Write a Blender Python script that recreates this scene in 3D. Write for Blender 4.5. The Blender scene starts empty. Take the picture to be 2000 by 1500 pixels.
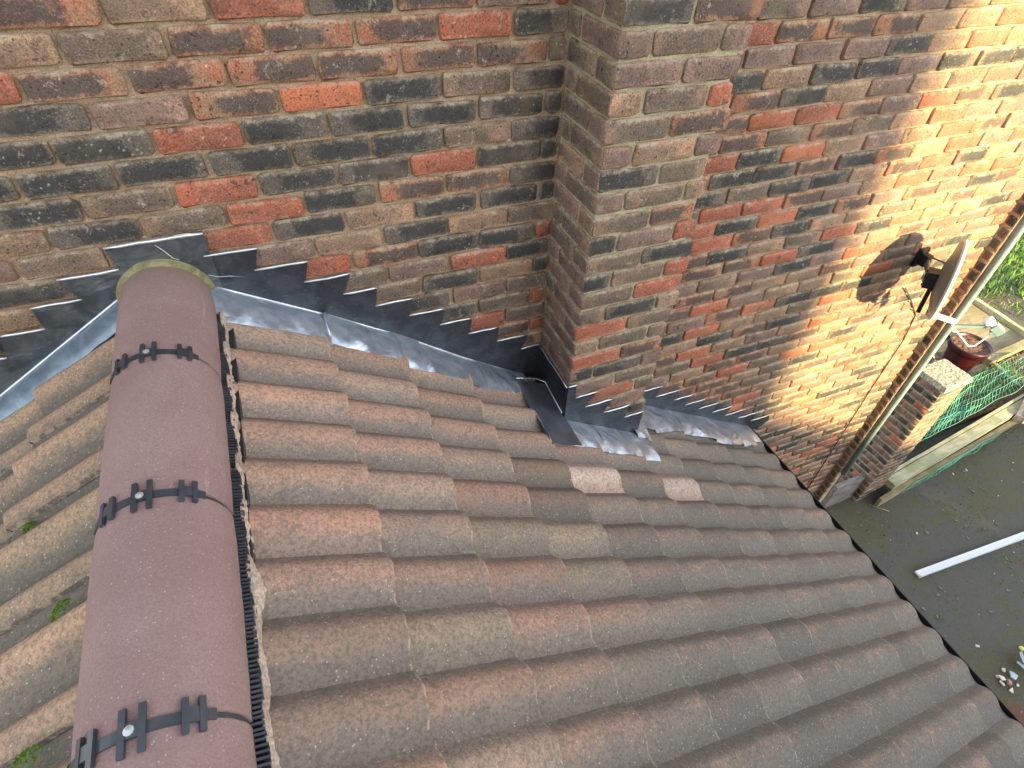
import bpy, math, random
from mathutils import Vector, Matrix, noise
random.seed(7)
R = random.Random(11)
SC = bpy.context.scene
COL = SC.collection

# ------------------------------------------------------------------ camera, sky, sun, exposure
CAM = Vector((-0.8937, -1.7439, 0.3598))
yaw, pitch, roll = 0.4123, -0.7711, 0.0476
fwd = Vector((math.sin(yaw) * math.cos(pitch), math.cos(yaw) * math.cos(pitch), math.sin(pitch)))
rt = Vector((math.cos(yaw), -math.sin(yaw), 0))
up = rt.cross(fwd)
r2 = math.cos(roll) * rt + math.sin(roll) * up
u2 = -math.sin(roll) * rt + math.cos(roll) * up
cd = bpy.data.cameras.new('camera')
cam = bpy.data.objects.new('camera', cd)
COL.objects.link(cam)
cam.matrix_world = Matrix(((r2.x, u2.x, -fwd.x, CAM.x), (r2.y, u2.y, -fwd.y, CAM.y), (r2.z, u2.z, -fwd.z, CAM.z), (0, 0, 0, 1)))
cd.sensor_width = 36
cd.lens = 36 * 1114.35 / 2000
cd.clip_start = 0.02
cd.clip_end = 1000
SC.camera = cam

SUN = Vector((0.15, -1.0, 0.32)).normalized()
elev = math.asin(SUN.z)
azim = math.atan2(SUN.x, SUN.y)
w = bpy.data.worlds.new('World')
SC.world = w
w.use_nodes = True
wn = w.node_tree
bg = wn.nodes['Background']
sky = wn.nodes.new('ShaderNodeTexSky')
sky.sky_type = 'NISHITA'
sky.sun_disc = False
sky.sun_elevation = elev
sky.sun_rotation = azim
sky.dust_density = 0.8
hs = wn.nodes.new('ShaderNodeHueSaturation')
hs.inputs['Saturation'].default_value = 0.32
wn.links.new(sky.outputs[0], hs.inputs['Color'])
wn.links.new(hs.outputs[0], bg.inputs[0])
bg.inputs[1].default_value = 0.15
sl = bpy.data.lights.new('sun', 'SUN')
sl.energy = 5.0
sl.angle = math.radians(1.1)
sl.color = (1.0, 0.77, 0.38)
so = bpy.data.objects.new('sun', sl)
COL.objects.link(so)
so.rotation_euler = SUN.to_track_quat('Z', 'Y').to_euler()
so.location = (3, -6, 6)
vs = SC.view_settings
vs.view_transform = 'Standard'
vs.look = 'None'
vs.gamma = 1
vs.use_curve_mapping = False
vs.exposure = 2.12

# ------------------------------------------------------------------ helpers
def tag(o, label=None, cat=None, group=None, kind=None):
    if label: o['label'] = label
    if cat: o['category'] = cat
    if group: o['group'] = group
    if kind: o['kind'] = kind
    return o

def empty(name, loc=(0, 0, 0)):
    o = bpy.data.objects.new(name, None)
    o.location = loc
    o.empty_display_size = 0.1
    COL.objects.link(o)
    return o

def link(name, me, parent=None, loc=None):
    o = bpy.data.objects.new(name, me)
    COL.objects.link(o)
    if parent is not None:
        o.parent = parent
        o.matrix_parent_inverse = Matrix.Translation(-Vector(parent.location)) if parent.parent is None else Matrix.Translation(-Vector(parent['_w'])) if '_w' in parent else Matrix()
    if loc: o.location = loc
    return o

class MB:
    def __init__(s):
        s.v = []; s.f = []; s.m = []; s.uv = []; s.sm = []
    def add(s, vs_, fs, mat=0, uv=None, smooth=False):
        b = len(s.v)
        s.v += [tuple(x) for x in vs_]
        for f in fs:
            s.f.append(tuple(b + i for i in f)); s.m.append(mat); s.sm.append(smooth)
        s.uv += uv if uv else [(0.5, 0.5)] * len(vs_)
        return b
    def box(s, x0, x1, y0, y1, z0, z1, mat=0):
        s.add([(x0, y0, z0), (x1, y0, z0), (x1, y1, z0), (x0, y1, z0), (x0, y0, z1), (x1, y0, z1), (x1, y1, z1), (x0, y1, z1)],
              [(0, 3, 2, 1), (4, 5, 6, 7), (0, 1, 5, 4), (1, 2, 6, 5), (2, 3, 7, 6), (3, 0, 4, 7)], mat)
    def obox(s, c, ax, ay, az, mat=0):
        """box centred on c with half-axis vectors ax, ay, az"""
        c = Vector(c); ax = Vector(ax); ay = Vector(ay); az = Vector(az)
        P = [c + i * ax + j * ay + k * az for k in (-1, 1) for i, j in ((-1, -1), (1, -1), (1, 1), (-1, 1))]
        s.add(P, [(0, 3, 2, 1), (4, 5, 6, 7), (0, 1, 5, 4), (1, 2, 6, 5), (2, 3, 7, 6), (3, 0, 4, 7)], mat)
    def tube(s, pts, r, n=8, mat=0, cap=True):
        pts = [Vector(p) for p in pts]
        rings = []
        ref = Vector((0.13, 0.31, 0.94))
        V = []
        for i, p in enumerate(pts):
            d = (pts[min(i + 1, len(pts) - 1)] - pts[max(i - 1, 0)]).normalized()
            a = d.cross(ref)
            if a.length < 0.1: a = d.cross(Vector((1, 0, 0)))
            a.normalize(); b = d.cross(a)
            rr = r[i] if isinstance(r, (list, tuple)) else r
            for k in range(n):
                t = 2 * math.pi * k / n
                V.append(p + rr * (math.cos(t) * a + math.sin(t) * b))
        F = []
        for i in range(len(pts) - 1):
            for k in range(n):
                F.append((i * n + k, i * n + (k + 1) % n, (i + 1) * n + (k + 1) % n, (i + 1) * n + k))
        if cap:
            F.append(tuple(range(n))[::-1]); F.append(tuple((len(pts) - 1) * n + k for k in range(n)))
        s.add(V, F, mat, smooth=True)
    def mesh(s, name, mats):
        me = bpy.data.meshes.new(name)
        me.from_pydata(s.v, [], s.f)
        for m in mats: me.materials.append(m)
        me.polygons.foreach_set('material_index', s.m)
        me.polygons.foreach_set('use_smooth', s.sm)
        uvl = me.uv_layers.new(name='UVMap')
        for l in me.loops:
            uvl.data[l.index].uv = s.uv[l.vertex_index]
        me.update()
        return me
    def build(s, name, mats, parent=None):
        if not isinstance(mats, (list, tuple)): mats = [mats]
        return link(name, s.mesh(name, mats), parent)

# ------------------------------------------------------------------ materials
class NT:
    def __init__(s, name):
        s.m = bpy.data.materials.new(name); s.m.use_nodes = True
        s.t = s.m.node_tree; s.b = s.t.nodes['Principled BSDF']
        g = s.n('ShaderNodeNewGeometry'); s.pos = g.outputs['Position']
        oi = s.n('ShaderNodeObjectInfo'); s.rnd = oi.outputs['Random']
    def n(s, t, **kw):
        x = s.t.nodes.new(t)
        for k, v in kw.items(): setattr(x, k, v)
        return x
    def L(s, a, b): s.t.links.new(a, b)
    def setin(s, node, i, v):
        if hasattr(v, 'is_linked') or isinstance(v, bpy.types.NodeSocket): s.L(v, node.inputs[i])
        else: node.inputs[i].default_value = v
    def math(s, op, a, b=0.0, c=0.0, clamp=False):
        x = s.n('ShaderNodeMath', operation=op, use_clamp=clamp)
        s.setin(x, 0, a); s.setin(x, 1, b)
        if op in ('MULTIPLY_ADD', 'SMOOTH_MIN'): s.setin(x, 2, c)
        return x.outputs[0]
    def objpos(s, k=37.0):
        """world position pushed apart by the object's own random number"""
        v = s.n('ShaderNodeCombineXYZ')
        o = s.math('MULTIPLY', s.rnd, k)
        s.L(o, v.inputs[0]); s.L(s.math('MULTIPLY', s.rnd, k * 1.7), v.inputs[1]); s.L(o, v.inputs[2])
        a = s.n('ShaderNodeVectorMath', operation='ADD')
        s.L(s.pos, a.inputs[0]); s.L(v.outputs[0], a.inputs[1])
        return a.outputs[0]
    def scale(s, vec, sc):
        a = s.n('ShaderNodeVectorMath', operation='MULTIPLY')
        s.L(vec, a.inputs[0]); a.inputs[1].default_value = sc
        return a.outputs[0]
    def noise(s, vec, scale, detail=4, rough=0.6, dist=0.0):
        x = s.n('ShaderNodeTexNoise')
        s.L(vec, x.inputs['Vector']); x.inputs['Scale'].default_value = scale
        x.inputs['Detail'].default_value = detail; x.inputs['Roughness'].default_value = rough
        x.inputs['Distortion'].default_value = dist
        return x.outputs['Fac']
    def vor(s, vec, scale, rand=1.0, feature='F1', out='Distance'):
        x = s.n('ShaderNodeTexVoronoi', feature=feature)
        s.L(vec, x.inputs['Vector']); x.inputs['Scale'].default_value = scale
        x.inputs['Randomness'].default_value = rand
        return x.outputs[out]
    def step(s, v, lo, hi, a=0.0, b=1.0):
        x = s.n('ShaderNodeMapRange', interpolation_type='SMOOTHSTEP')
        s.setin(x, 0, v); x.inputs[1].default_value = lo; x.inputs[2].default_value = hi
        x.inputs[3].default_value = a; x.inputs[4].default_value = b
        return x.outputs[0]
    def mix(s, f, a, b, mode='MIX'):
        x = s.n('ShaderNodeMix', data_type='RGBA', blend_type=mode)
        s.setin(x, 0, f)
        for i, v in ((6, a), (7, b)):
            if isinstance(v, tuple): v = (v[0], v[1], v[2], 1.0)
            s.setin(x, i, v)
        return x.outputs[2]
    def n_warp(s, p, f):
        a = s.n('ShaderNodeVectorMath', operation='MULTIPLY_ADD')
        cb = s.n('ShaderNodeCombineXYZ')
        for i in range(3): s.L(f, cb.inputs[i])
        s.L(cb.outputs[0], a.inputs[0]); a.inputs[1].default_value = (.03, -.02, .025); s.L(p, a.inputs[2])
        return a.outputs[0]
    def sep(s, v):
        x = s.n('ShaderNodeSeparateXYZ'); s.L(v, x.inputs[0]); return x.outputs
    def bump(s, h, strength=0.5, dist=0.004, prev=None):
        x = s.n('ShaderNodeBump'); x.inputs['Strength'].default_value = strength
        x.inputs['Distance'].default_value = dist; s.L(h, x.inputs['Height'])
        if prev is not None: s.L(prev, x.inputs['Normal'])
        return x.outputs[0]
    def out(s, col=None, rough=0.9, normal=None, metal=None, spec=None):
        if col is not None:
            if isinstance(col, tuple): s.b.inputs['Base Color'].default_value = (*col, 1)
            else: s.L(col, s.b.inputs['Base Color'])
        s.setin(s.b, 'Roughness', rough)
        if normal is not None: s.L(normal, s.b.inputs['Normal'])
        if metal is not None: s.setin(s.b, 'Metallic', metal)
        if spec is not None: s.b.inputs['Specular IOR Level'].default_value = spec
        return s.m

def plain(name, col, rough=0.6, metal=0.0, var=0.15, sc=20, bump=0.2):
    t = NT(name)
    f = t.noise(t.objpos(), sc, 5)
    c = t.mix(t.step(f, 0.3, 0.7), tuple(x * (1 - var) for x in col), tuple(min(1, x * (1 + var)) for x in col))
    return t.out(c, rough, t.bump(f, bump, 0.003), metal)

def brick_mat(name, face, blot, core, core_amt, thr, edge=(0.30, 0.22, 0.145), edge_amt=0.55, lime=0.5):
    t = NT(name)
    p = t.objpos()
    n0 = t.noise(p, 7, 2, 0.5, 0.3)
    n1 = t.noise(p, 15, 4, 0.65, 0.8)
    n2 = t.noise(p, 55, 6, 0.72, 0.5)
    n3 = t.noise(p, 210, 4, 0.8)
    hue = t.mix(t.rnd, tuple(x * 0.75 for x in face), tuple(min(1, x * 1.22) for x in face))
    c = t.mix(t.step(n1, thr - 0.08, thr + 0.08), hue, blot)
    c = t.mix(t.step(n2, 0.42, 0.66, 0.0, 0.5), c, t.mix(t.step(n1, 0.4, 0.6), edge, face))
    # kiln-dark heart of the face, ragged outline, different on every brick
    uv = t.n('ShaderNodeUVMap'); s = t.sep(uv.outputs[0])
    shift = t.math('MULTIPLY', t.math('SUBTRACT', t.math('FRACT', t.math('MULTIPLY', t.rnd, 91.7)), 0.5), 0.5)
    dx = t.math('MULTIPLY', t.math('ABSOLUTE', t.math('SUBTRACT', t.math('ADD', s[0], shift), 0.5)), 2.0)
    dz = t.math('MULTIPLY', t.math('ABSOLUTE', t.math('SUBTRACT', s[1], 0.5)), 2.0)
    dxe = t.math('MULTIPLY', t.math('ABSOLUTE', t.math('SUBTRACT', s[0], 0.5)), 2.0)
    d = t.math('MAXIMUM', t.math('POWER', dx, 1.6), dz)
    de = t.math('MAXIMUM', t.math('POWER', dxe, 5.0), dz)
    dn = t.math('ADD', de, t.math('MULTIPLY', t.math('SUBTRACT', n2, 0.5), 1.3))
    dn2 = t.math('ADD', d, t.math('ADD', t.math('MULTIPLY', t.math('SUBTRACT', n2, 0.5), 1.0), t.math('MULTIPLY', t.math('SUBTRACT', n1, 0.5), 1.6)))
    c = t.mix(t.math('MULTIPLY', t.step(dn2, 0.5, 0.95, 1.0, 0.0), core_amt), c, core)
    c = t.mix(t.math('MULTIPLY', t.step(dn, 0.66, 1.1), edge_amt), c, edge)
    c = t.mix(t.step(n0, 0.52, 0.74, 0.0, 0.25), c, (0.12, 0.095, 0.07))
    c = t.mix(t.step(n3, 0.38, 0.58, 0.6, 0.0), c, (0.03, 0.026, 0.022))
    # pits, cracks and iron spots
    v = t.vor(p, 85)
    m = t.math('MULTIPLY', t.step(v, 0.12, 0.30, 1.0, 0.0), t.step(t.noise(p, 26, 3), 0.48, 0.6))
    c = t.mix(t.math('MULTIPLY', m, 0.8), c, (0.022, 0.018, 0.015))
    # lime and lichen: flecks, crusts along the top arris, thin wash
    v2 = t.vor(t.n_warp(p, n2), 55)
    m2 = t.math('MULTIPLY', t.step(v2, 0.08, 0.22, 1.0, 0.0), t.step(t.noise(p, 10, 3), 0.53, 0.62))
    c = t.mix(t.math('MULTIPLY', m2, lime), c, (0.64, 0.59, 0.49))
    v3 = t.math('MULTIPLY', t.step(n3, 0.56, 0.68), t.step(t.noise(p, 24, 4, 0.7), 0.46, 0.6))
    c = t.mix(t.math('MULTIPLY', v3, lime * 1.1, 0, True), c, (0.48, 0.43, 0.34))
    blo = t.math('MULTIPLY', t.step(t.noise(p, 19, 6, 0.75, 0.6), 0.60, 0.68), t.step(n3, 0.4, 0.55))
    c = t.mix(t.math('MULTIPLY', blo, lime * 1.1, 0, True), c, (0.52, 0.45, 0.34))
    blk = t.math('MULTIPLY', t.step(t.noise(p, 27, 6, 0.8, 0.4), 0.585, 0.64), 0.85)
    c = t.mix(blk, c, (0.045, 0.042, 0.038))
    topm = t.math('MULTIPLY', t.step(t.math('ADD', s[1], t.math('MULTIPLY', t.math('SUBTRACT', n2, 0.5), 0.7)), 0.86, 1.0), t.step(n1, 0.42, 0.6))
    c = t.mix(t.math('MULTIPLY', topm, 0.45), c, (0.50, 0.44, 0.33))
    c = t.mix(t.math('MULTIPLY', t.step(t.noise(t.pos, 3.2, 4, 0.65), 0.52, 0.7), 0.2), c, (0.34, 0.25, 0.165))
    h = t.math('ADD', t.math('MULTIPLY', n2, 0.8), t.math('MULTIPLY', n3, 0.5))
    h = t.math('SUBTRACT', h, t.math('MULTIPLY', m, 0.6))
    return t.out(c, 0.9, t.bump(h, 0.75, 0.006), spec=0.3)

BM = {
 'R': brick_mat('brick_red', (0.52, 0.14, 0.075), (0.38, 0.15, 0.09), (0.16, 0.10, 0.075), 0.35, 0.56, (0.36, 0.20, 0.125), 0.4),
 'O': brick_mat('brick_orange', (0.53, 0.17, 0.085), (0.44, 0.18, 0.09), (0.34, 0.11, 0.07), 0.2, 0.62, (0.42, 0.22, 0.13), 0.25, 0.3),
 'M': brick_mat('brick_mottled', (0.44, 0.155, 0.085), (0.36, 0.22, 0.13), (0.075, 0.072, 0.068), 0.85, 0.52, (0.38, 0.25, 0.15), 0.45),
 'P': brick_mat('brick_plum', (0.35, 0.20, 0.15), (0.25, 0.17, 0.135), (0.13, 0.105, 0.09), 0.5, 0.52, (0.30, 0.21, 0.15), 0.5),
 'B': brick_mat('brick_brown', (0.32, 0.20, 0.13), (0.22, 0.16, 0.115), (0.10, 0.09, 0.075), 0.6, 0.52, (0.30, 0.225, 0.15), 0.6),
 'T': brick_mat('brick_tan', (0.50, 0.28, 0.165), (0.36, 0.24, 0.15), (0.15, 0.12, 0.09), 0.5, 0.50, (0.38, 0.28, 0.18), 0.6),
 'D': brick_mat('brick_burnt', (0.17, 0.135, 0.105), (0.13, 0.115, 0.095), (0.046, 0.048, 0.047), 0.95, 0.5, (0.27, 0.20, 0.135), 0.75),
}
def mortar_mat(name, a, b, g, gamt):
    t = NT(name)
    n1 = t.noise(t.pos, 9, 4); n2 = t.noise(t.pos, 60, 5, 0.7); n3 = t.noise(t.pos, 260, 3, 0.8)
    c = t.mix(t.step(n1, 0.35, 0.65), a, b)
    c = t.mix(t.math('MULTIPLY', t.step(n2, 0.5, 0.62), gamt), c, g)
    c = t.mix(t.step(n3, 0.35, 0.6, 0.6, 0.0), c, (0.10, 0.07, 0.045))
    c = t.mix(t.math('MULTIPLY', t.step(t.vor(t.pos, 90), 0.1, 0.2, 1.0, 0.0), t.step(n1, 0.5, 0.6)), c, (0.7, 0.66, 0.56))
    h = t.math('ADD', n2, t.math('MULTIPLY', n3, 0.6))
    return t.out(c, 0.95, t.bump(h, 0.9, 0.008), spec=0.2)
M_MORT = mortar_mat('mortar', (0.42, 0.285, 0.18), (0.54, 0.41, 0.28), (0.5, 0.45, 0.34), 0.35)
M_MORT2 = mortar_mat('chimney_mortar', (0.43, 0.37, 0.24), (0.54, 0.48, 0.33), (0.45, 0.46, 0.24), 0.6)

def tile_mat(name, crest, pan, grey_amt=1.0, speck=1.0):
    t = NT(name)
    p = t.objpos()
    uv = t.n('ShaderNodeUVMap'); s = t.sep(uv.outputs[0])
    n1 = t.noise(p, 7, 5, 0.65, 0.5); n2 = t.noise(p, 38, 5, 0.7, 0.2); n3 = t.noise(t.pos, 230, 4, 0.85); n4 = t.noise(t.pos, 110, 4, 0.8)
    hh = t.math('ADD', s[1], t.math('MULTIPLY', t.math('SUBTRACT', n2, 0.5), 0.9))
    hh = t.math('ADD', hh, t.math('MULTIPLY', t.math('SUBTRACT', n1, 0.5), 0.9))
    ps = t.sep(t.pos)
    greying = t.step(t.math('ADD', ps[0], t.math('MULTIPLY', ps[1], -0.75)), -0.5, 1.5)  # greys the tiles towards the eaves and the near end
    c = t.mix(t.step(hh, 0.05, 0.95), pan, crest)
    c = t.mix(t.math('MULTIPLY', t.math('MULTIPLY', greying, t.step(hh, 0.55, 1.2, 1.0, 0.15)), 0.92 * grey_amt), c, (0.135, 0.134, 0.126))
    c = t.mix(t.math('MULTIPLY', t.step(n1, 0.55, 0.75), 0.25), c, (0.15, 0.15, 0.09))
    hv = t.mix(t.rnd, (0.88, 0.88, 0.88), (1.22, 1.19, 1.14))
    c = t.mix(1.0, c, hv, 'MULTIPLY')
    c = t.mix(t.step(n4, 0.38, 0.58, 0.55, 0.0), c, (0.085, 0.075, 0.06))
    c = t.mix(t.step(n3, 0.54, 0.70, 0.0, 0.6), c, (0.44, 0.33, 0.235))
    v = t.vor(t.pos, 88)
    sp = t.math('MULTIPLY', t.step(v, 0.09, 0.23, 1.0, 0.0), t.step(t.noise(t.pos, 33, 2), 0.44, 0.6))
    c = t.mix(t.math('MULTIPLY', sp, 0.55 * speck), c, (0.68, 0.60, 0.48))
    # blotchy weathering and rubbed pale noses
    c = t.mix(t.step(t.noise(p, 17, 6, 0.75, 0.5), 0.52, 0.68, 0.0, 0.34), c, (0.105, 0.095, 0.078))
    c = t.mix(t.math('MULTIPLY', t.step(s[0], 0.0, 0.02, 1.0, 0.0), t.step(n2, 0.45, 0.6, 0.0, 0.7)), c, (0.48, 0.37, 0.28))
    # lime scuffs
    sc = t.noise(t.scale(p, (0.5, 2.0, 1.0)), 16, 5, 0.65, 0.5)
    c = t.mix(t.step(sc, 0.69, 0.78, 0.0, 0.6), c, (0.48, 0.38, 0.29))
    h = t.math('ADD', t.math('MULTIPLY', n3, 0.5), t.math('MULTIPLY', n4, 0.7))
    return t.out(c, 0.93, t.bump(h, 0.6, 0.0035), spec=0.25)
TM = [tile_mat('concrete_tile', (0.52, 0.31, 0.22), (0.25, 0.205, 0.175)),
      tile_mat('concrete_tile_brown', (0.48, 0.28, 0.195), (0.23, 0.19, 0.16)),
      tile_mat('concrete_tile_buff', (0.49, 0.325, 0.24), (0.27, 0.225, 0.19)),
      tile_mat('concrete_tile_red', (0.51, 0.275, 0.195), (0.27, 0.205, 0.17))]
TM.append(tile_mat('concrete_tile_olive', (0.42, 0.31, 0.22), (0.26, 0.215, 0.17)))
TM.append(tile_mat('concrete_tile_dusk', (0.40, 0.26, 0.19), (0.23, 0.19, 0.16)))
TM_PALE = tile_mat('limed_tile', (0.66, 0.52, 0.45), (0.50, 0.37, 0.31), 0.1, 1.3)
TM_DARK = tile_mat('dark_tile', (0.32, 0.20, 0.14), (0.17, 0.14, 0.11), 1.0)
TM_LEFT = [tile_mat('left_tile', (0.42, 0.28, 0.19), (0.17, 0.15, 0.125), 0.15, 1.3),
           tile_mat('left_tile_buff', (0.38, 0.27, 0.18), (0.15, 0.14, 0.115), 0.15, 1.3)]

t = NT('ridge_concrete')
n1 = t.noise(t.pos, 5, 4); n2 = t.noise(t.pos, 90, 5, 0.8); n3 = t.noise(t.pos, 210, 4, 0.85)
c = t.mix(t.step(n1, 0.35, 0.65), (0.305, 0.20, 0.187), (0.35, 0.24, 0.222))
c = t.mix(t.step(n2, 0.55, 0.8, 0.0, 0.25), c, (0.20, 0.15, 0.10))
c = t.mix(t.step(n3, 0.35, 0.55, 0.45, 0.0), c, (0.20, 0.12, 0.11))
c = t.mix(t.step(n3, 0.57, 0.72, 0.0, 0.55), c, (0.46, 0.33, 0.30))
v = t.vor(t.pos, 110)
c = t.mix(t.math('MULTIPLY', t.step(v, 0.06, 0.19, 1.0, 0.0), t.step(t.noise(t.pos, 50, 2), 0.42, 0.58, 0, 0.62)), c, (0.72, 0.6, 0.55))
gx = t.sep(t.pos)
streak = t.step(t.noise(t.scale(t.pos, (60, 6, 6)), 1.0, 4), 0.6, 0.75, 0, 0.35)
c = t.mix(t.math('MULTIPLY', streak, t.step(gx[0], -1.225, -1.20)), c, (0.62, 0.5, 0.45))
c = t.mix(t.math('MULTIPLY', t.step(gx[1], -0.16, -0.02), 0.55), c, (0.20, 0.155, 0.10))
M_RIDGE = t.out(c, 0.92, t.bump(t.math('ADD', n2, n3), 0.6, 0.0035), spec=0.25)

def lead_mat(name, a, b, r0, r1, bs=0.5, met=0.85):
    t = NT(name)
    n1 = t.noise(t.scale(t.pos, (1.0, 1.0, 1.6)), 5, 3, 0.5, 0.6); n2 = t.noise(t.pos, 16, 4, 0.6, 0.5); n3 = t.noise(t.scale(t.pos, (1, 4, 4)), 40, 4)
    c = t.mix(t.step(n2, 0.35, 0.65), a, b)
    c = t.mix(t.step(n3, 0.6, 0.75, 0, 0.25), c, (0.62, 0.66, 0.70))
    rr = t.n('ShaderNodeMapRange'); t.L(n2, rr.inputs[0]); rr.inputs[3].default_value = r0; rr.inputs[4].default_value = r1
    b1 = t.bump(n1, bs, 0.03); b2 = t.bump(n2, bs * 0.6, 0.008, b1)
    return t.out(c, rr.outputs[0], b2, met, 0.5)
M_LEADV = lead_mat('lead_upstand', (0.065, 0.073, 0.085), (0.10, 0.11, 0.125), 0.42, 0.55, 0.35)  # same lead as the apron; dim upright reflection put into the base colour
M_LEADA = lead_mat('lead_apron', (0.34, 0.39, 0.46), (0.47, 0.53, 0.60), 0.24, 0.45, 1.0, 0.68)  # same lead as the upstand; sky brightness put into the base colour
M_LEADL = lead_mat('lead_lip', (0.62, 0.66, 0.70), (0.75, 0.78, 0.80), 0.3, 0.45, 0.2)  # near-white lead: highlight along the edges painted into the base colour
M_BLACK = plain('black_plastic', (0.018, 0.019, 0.022), 0.38, var=0.3)
M_BLACK2 = plain('grey_black_plastic', (0.045, 0.05, 0.06), 0.33, var=0.3)
M_SCREW = plain('zinc_screw', (0.62, 0.64, 0.62), 0.35, 0.6)
M_DARKW = plain('roof_timber', (0.03, 0.025, 0.02), 0.9)
M_WHITE = plain('white_upvc', (0.72, 0.75, 0.78), 0.35, var=0.05)
M_GREYP = plain('grey_pipe', (0.17, 0.25, 0.26), 0.5, var=0.2, sc=9)
M_DISH = plain('dish_grey', (0.13, 0.165, 0.18), 0.4, 0.0, var=0.12)
M_DISHR = plain('dish_rim', (0.55, 0.60, 0.57), 0.4, var=0.08)
M_BRKT = plain('bracket_black', (0.02, 0.02, 0.022), 0.35, 0.4)
M_GALV = plain('galvanised', (0.62, 0.63, 0.62), 0.28, 0.8)
M_POT = plain('plum_pot', (0.03, 0.004, 0.007), 0.35, var=0.25, sc=8)
M_SOIL = plain('soil', (0.11, 0.055, 0.035), 0.95, var=0.7, sc=30, bump=1.0)
M_NET = plain('green_net', (0.10, 0.36, 0.23), 0.5, var=0.3, sc=4)
def wood(name, a, b, g):
    t = NT(name)
    n1 = t.noise(t.scale(t.pos, (3, 22, 22)), 1.6, 5, 0.7); n2 = t.noise(t.pos, 4, 4)
    c = t.mix(t.step(n1, 0.35, 0.65), a, b)
    c = t.mix(t.step(n2, 0.45, 0.65, 0, 0.8), c, g)
    return t.out(c, 0.9, t.bump(n1, 0.6, 0.006))
M_WOOD = wood('weathered_timber', (0.20, 0.155, 0.09), (0.30, 0.25, 0.155), (0.15, 0.16, 0.06))
M_WOODG = wood('grey_timber', (0.10, 0.09, 0.085), (0.24, 0.225, 0.21), (0.10, 0.10, 0.06))
M_WOODL = wood('pale_timber', (0.30, 0.28, 0.17), (0.44, 0.41, 0.28), (0.22, 0.24, 0.12))
t = NT('roughcast_cap')
n1 = t.noise(t.pos, 45, 5, 0.8); n2 = t.noise(t.pos, 12, 3)
c = t.mix(t.step(n1, 0.38, 0.6), (0.16, 0.15, 0.11), (0.50, 0.48, 0.38))
c = t.mix(t.step(n2, 0.5, 0.7, 0, 0.4), c, (0.26, 0.28, 0.14))
M_CAP = t.out(c, 0.95, t.bump(n1, 1.0, 0.02))

# ------------------------------------------------------------------ bricks
def brick_mesh(w, h, rng, dep=0.03):
    """one worn brick face: origin at the lower left of its face, front towards -y; about 50 triangles"""
    c = min(0.009, h * 0.15)
    base = [(c, 0), (w * 0.36, 0), (w * 0.68, 0), (w - c, 0), (w, c), (w, h - c), (w - c, h), (w * 0.55, h), (c, h), (0, h - c), (0, c)]
    j = lambda a: rng.uniform(-a, a)
    ring = [(x + j(0.0032), z + j(0.0034)) for x, z in base]
    k = 0.0042
    inner = [(min(max(x, k + 0.001), w - k) + j(0.0012), min(max(z, k), h - k) + j(0.0012)) for x, z in ring]
    n = len(ring)
    V = [(x, -0.0005 + j(0.0016), z) for x, z in inner]
    V += [(x, 0.0048 + j(0.001), z) for x, z in ring]
    V += [(x, dep, z) for x, z in ring]
    V += [(w * 0.5 + j(0.02), -0.0015 + j(0.002), h * 0.5)]
    F = [(i, (i + 1) % n, 3 * n) for i in range(n)]
    for a in (0, n):
        F += [(a + i, a + n + i, a + n + (i + 1) % n, a + (i + 1) % n) for i in range(n)]
    UV = [(x / w, z / h) for x, y, z in V]
    return V, F, UV
PROTO = {}
def proto(w, nvar=8):
    k = round(w, 3)
    if k not in PROTO:
        PROTO[k] = []
        for i in range(nvar):
            V, F, UV = brick_mesh(w, 0.0645, R)
            mb = MB(); mb.add(V, F, 0, UV, True)
            me = mb.mesh('brick', [BM['B']])
            me.set_sharp_from_angle(angle=math.radians(50)) if hasattr(me, 'set_sharp_from_angle') else None
            PROTO[k].append((me, V, F, UV))
    return R.choice(PROTO[k])
KEYS = 'ROMPBTD'
class Stuff:
    def __init__(s): s.mb = MB()
    def add(s, pr, mat4, key):
        me, V, F, UV = pr
        s.mb.add([mat4 @ Vector(v) for v in V], F, KEYS.index(key), UV, True)
    def build(s, name, parent):
        if not s.mb.v: return
        o = s.mb.build(name, [BM[k] for k in KEYS], parent); o['kind'] = 'stuff'
        return o

def project(P):
    q = Vector(P) - CAM
    d = q.dot(fwd)
    if d <= 0.05: return None
    return 1000 + 1114.35 * q.dot(r2) / d, 750 - 1114.35 * q.dot(u2) / d, d
def inview(P, m=40):
    p = project(P)
    return p is not None and -m < p[0] < 2000 + m and -m < p[1] < 1500 + m
def sag(x):      # the old rafters dip a little in the middle of the slope
    def ss(a, b, v):
        q = min(1, max(0, (v - a) / (b - a))); return q * q * (3 - 2 * q)
    return -0.032 * ss(-1.0, -0.2, x) * (1 - ss(0.7, 1.5, x))
ROOFZ = lambda x: -1.46 - 0.62 * x + sag(x) if x > -1.3 else -0.654 + 0.62 * (x + 1.3)

def place_brick(pr, mat4, key, parent, stuff=None):
    if stuff is not None:
        stuff.add(pr, mat4, key); return None
    o = bpy.data.objects.new('brick', pr[0]); COL.objects.link(o)
    o.parent = parent
    o.matrix_parent_inverse = Matrix.Translation(-parent.location)
    o.matrix_basis = mat4
    o.material_slots[0].link = 'OBJECT'; o.material_slots[0].material = BM[key]
    return o

wall = empty('brick_wall', (0, 0, -4.75))
tag(wall, 'multicoloured brick house wall of red and burnt stock bricks, sun on its right end', 'wall')
mb = MB()
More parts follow.
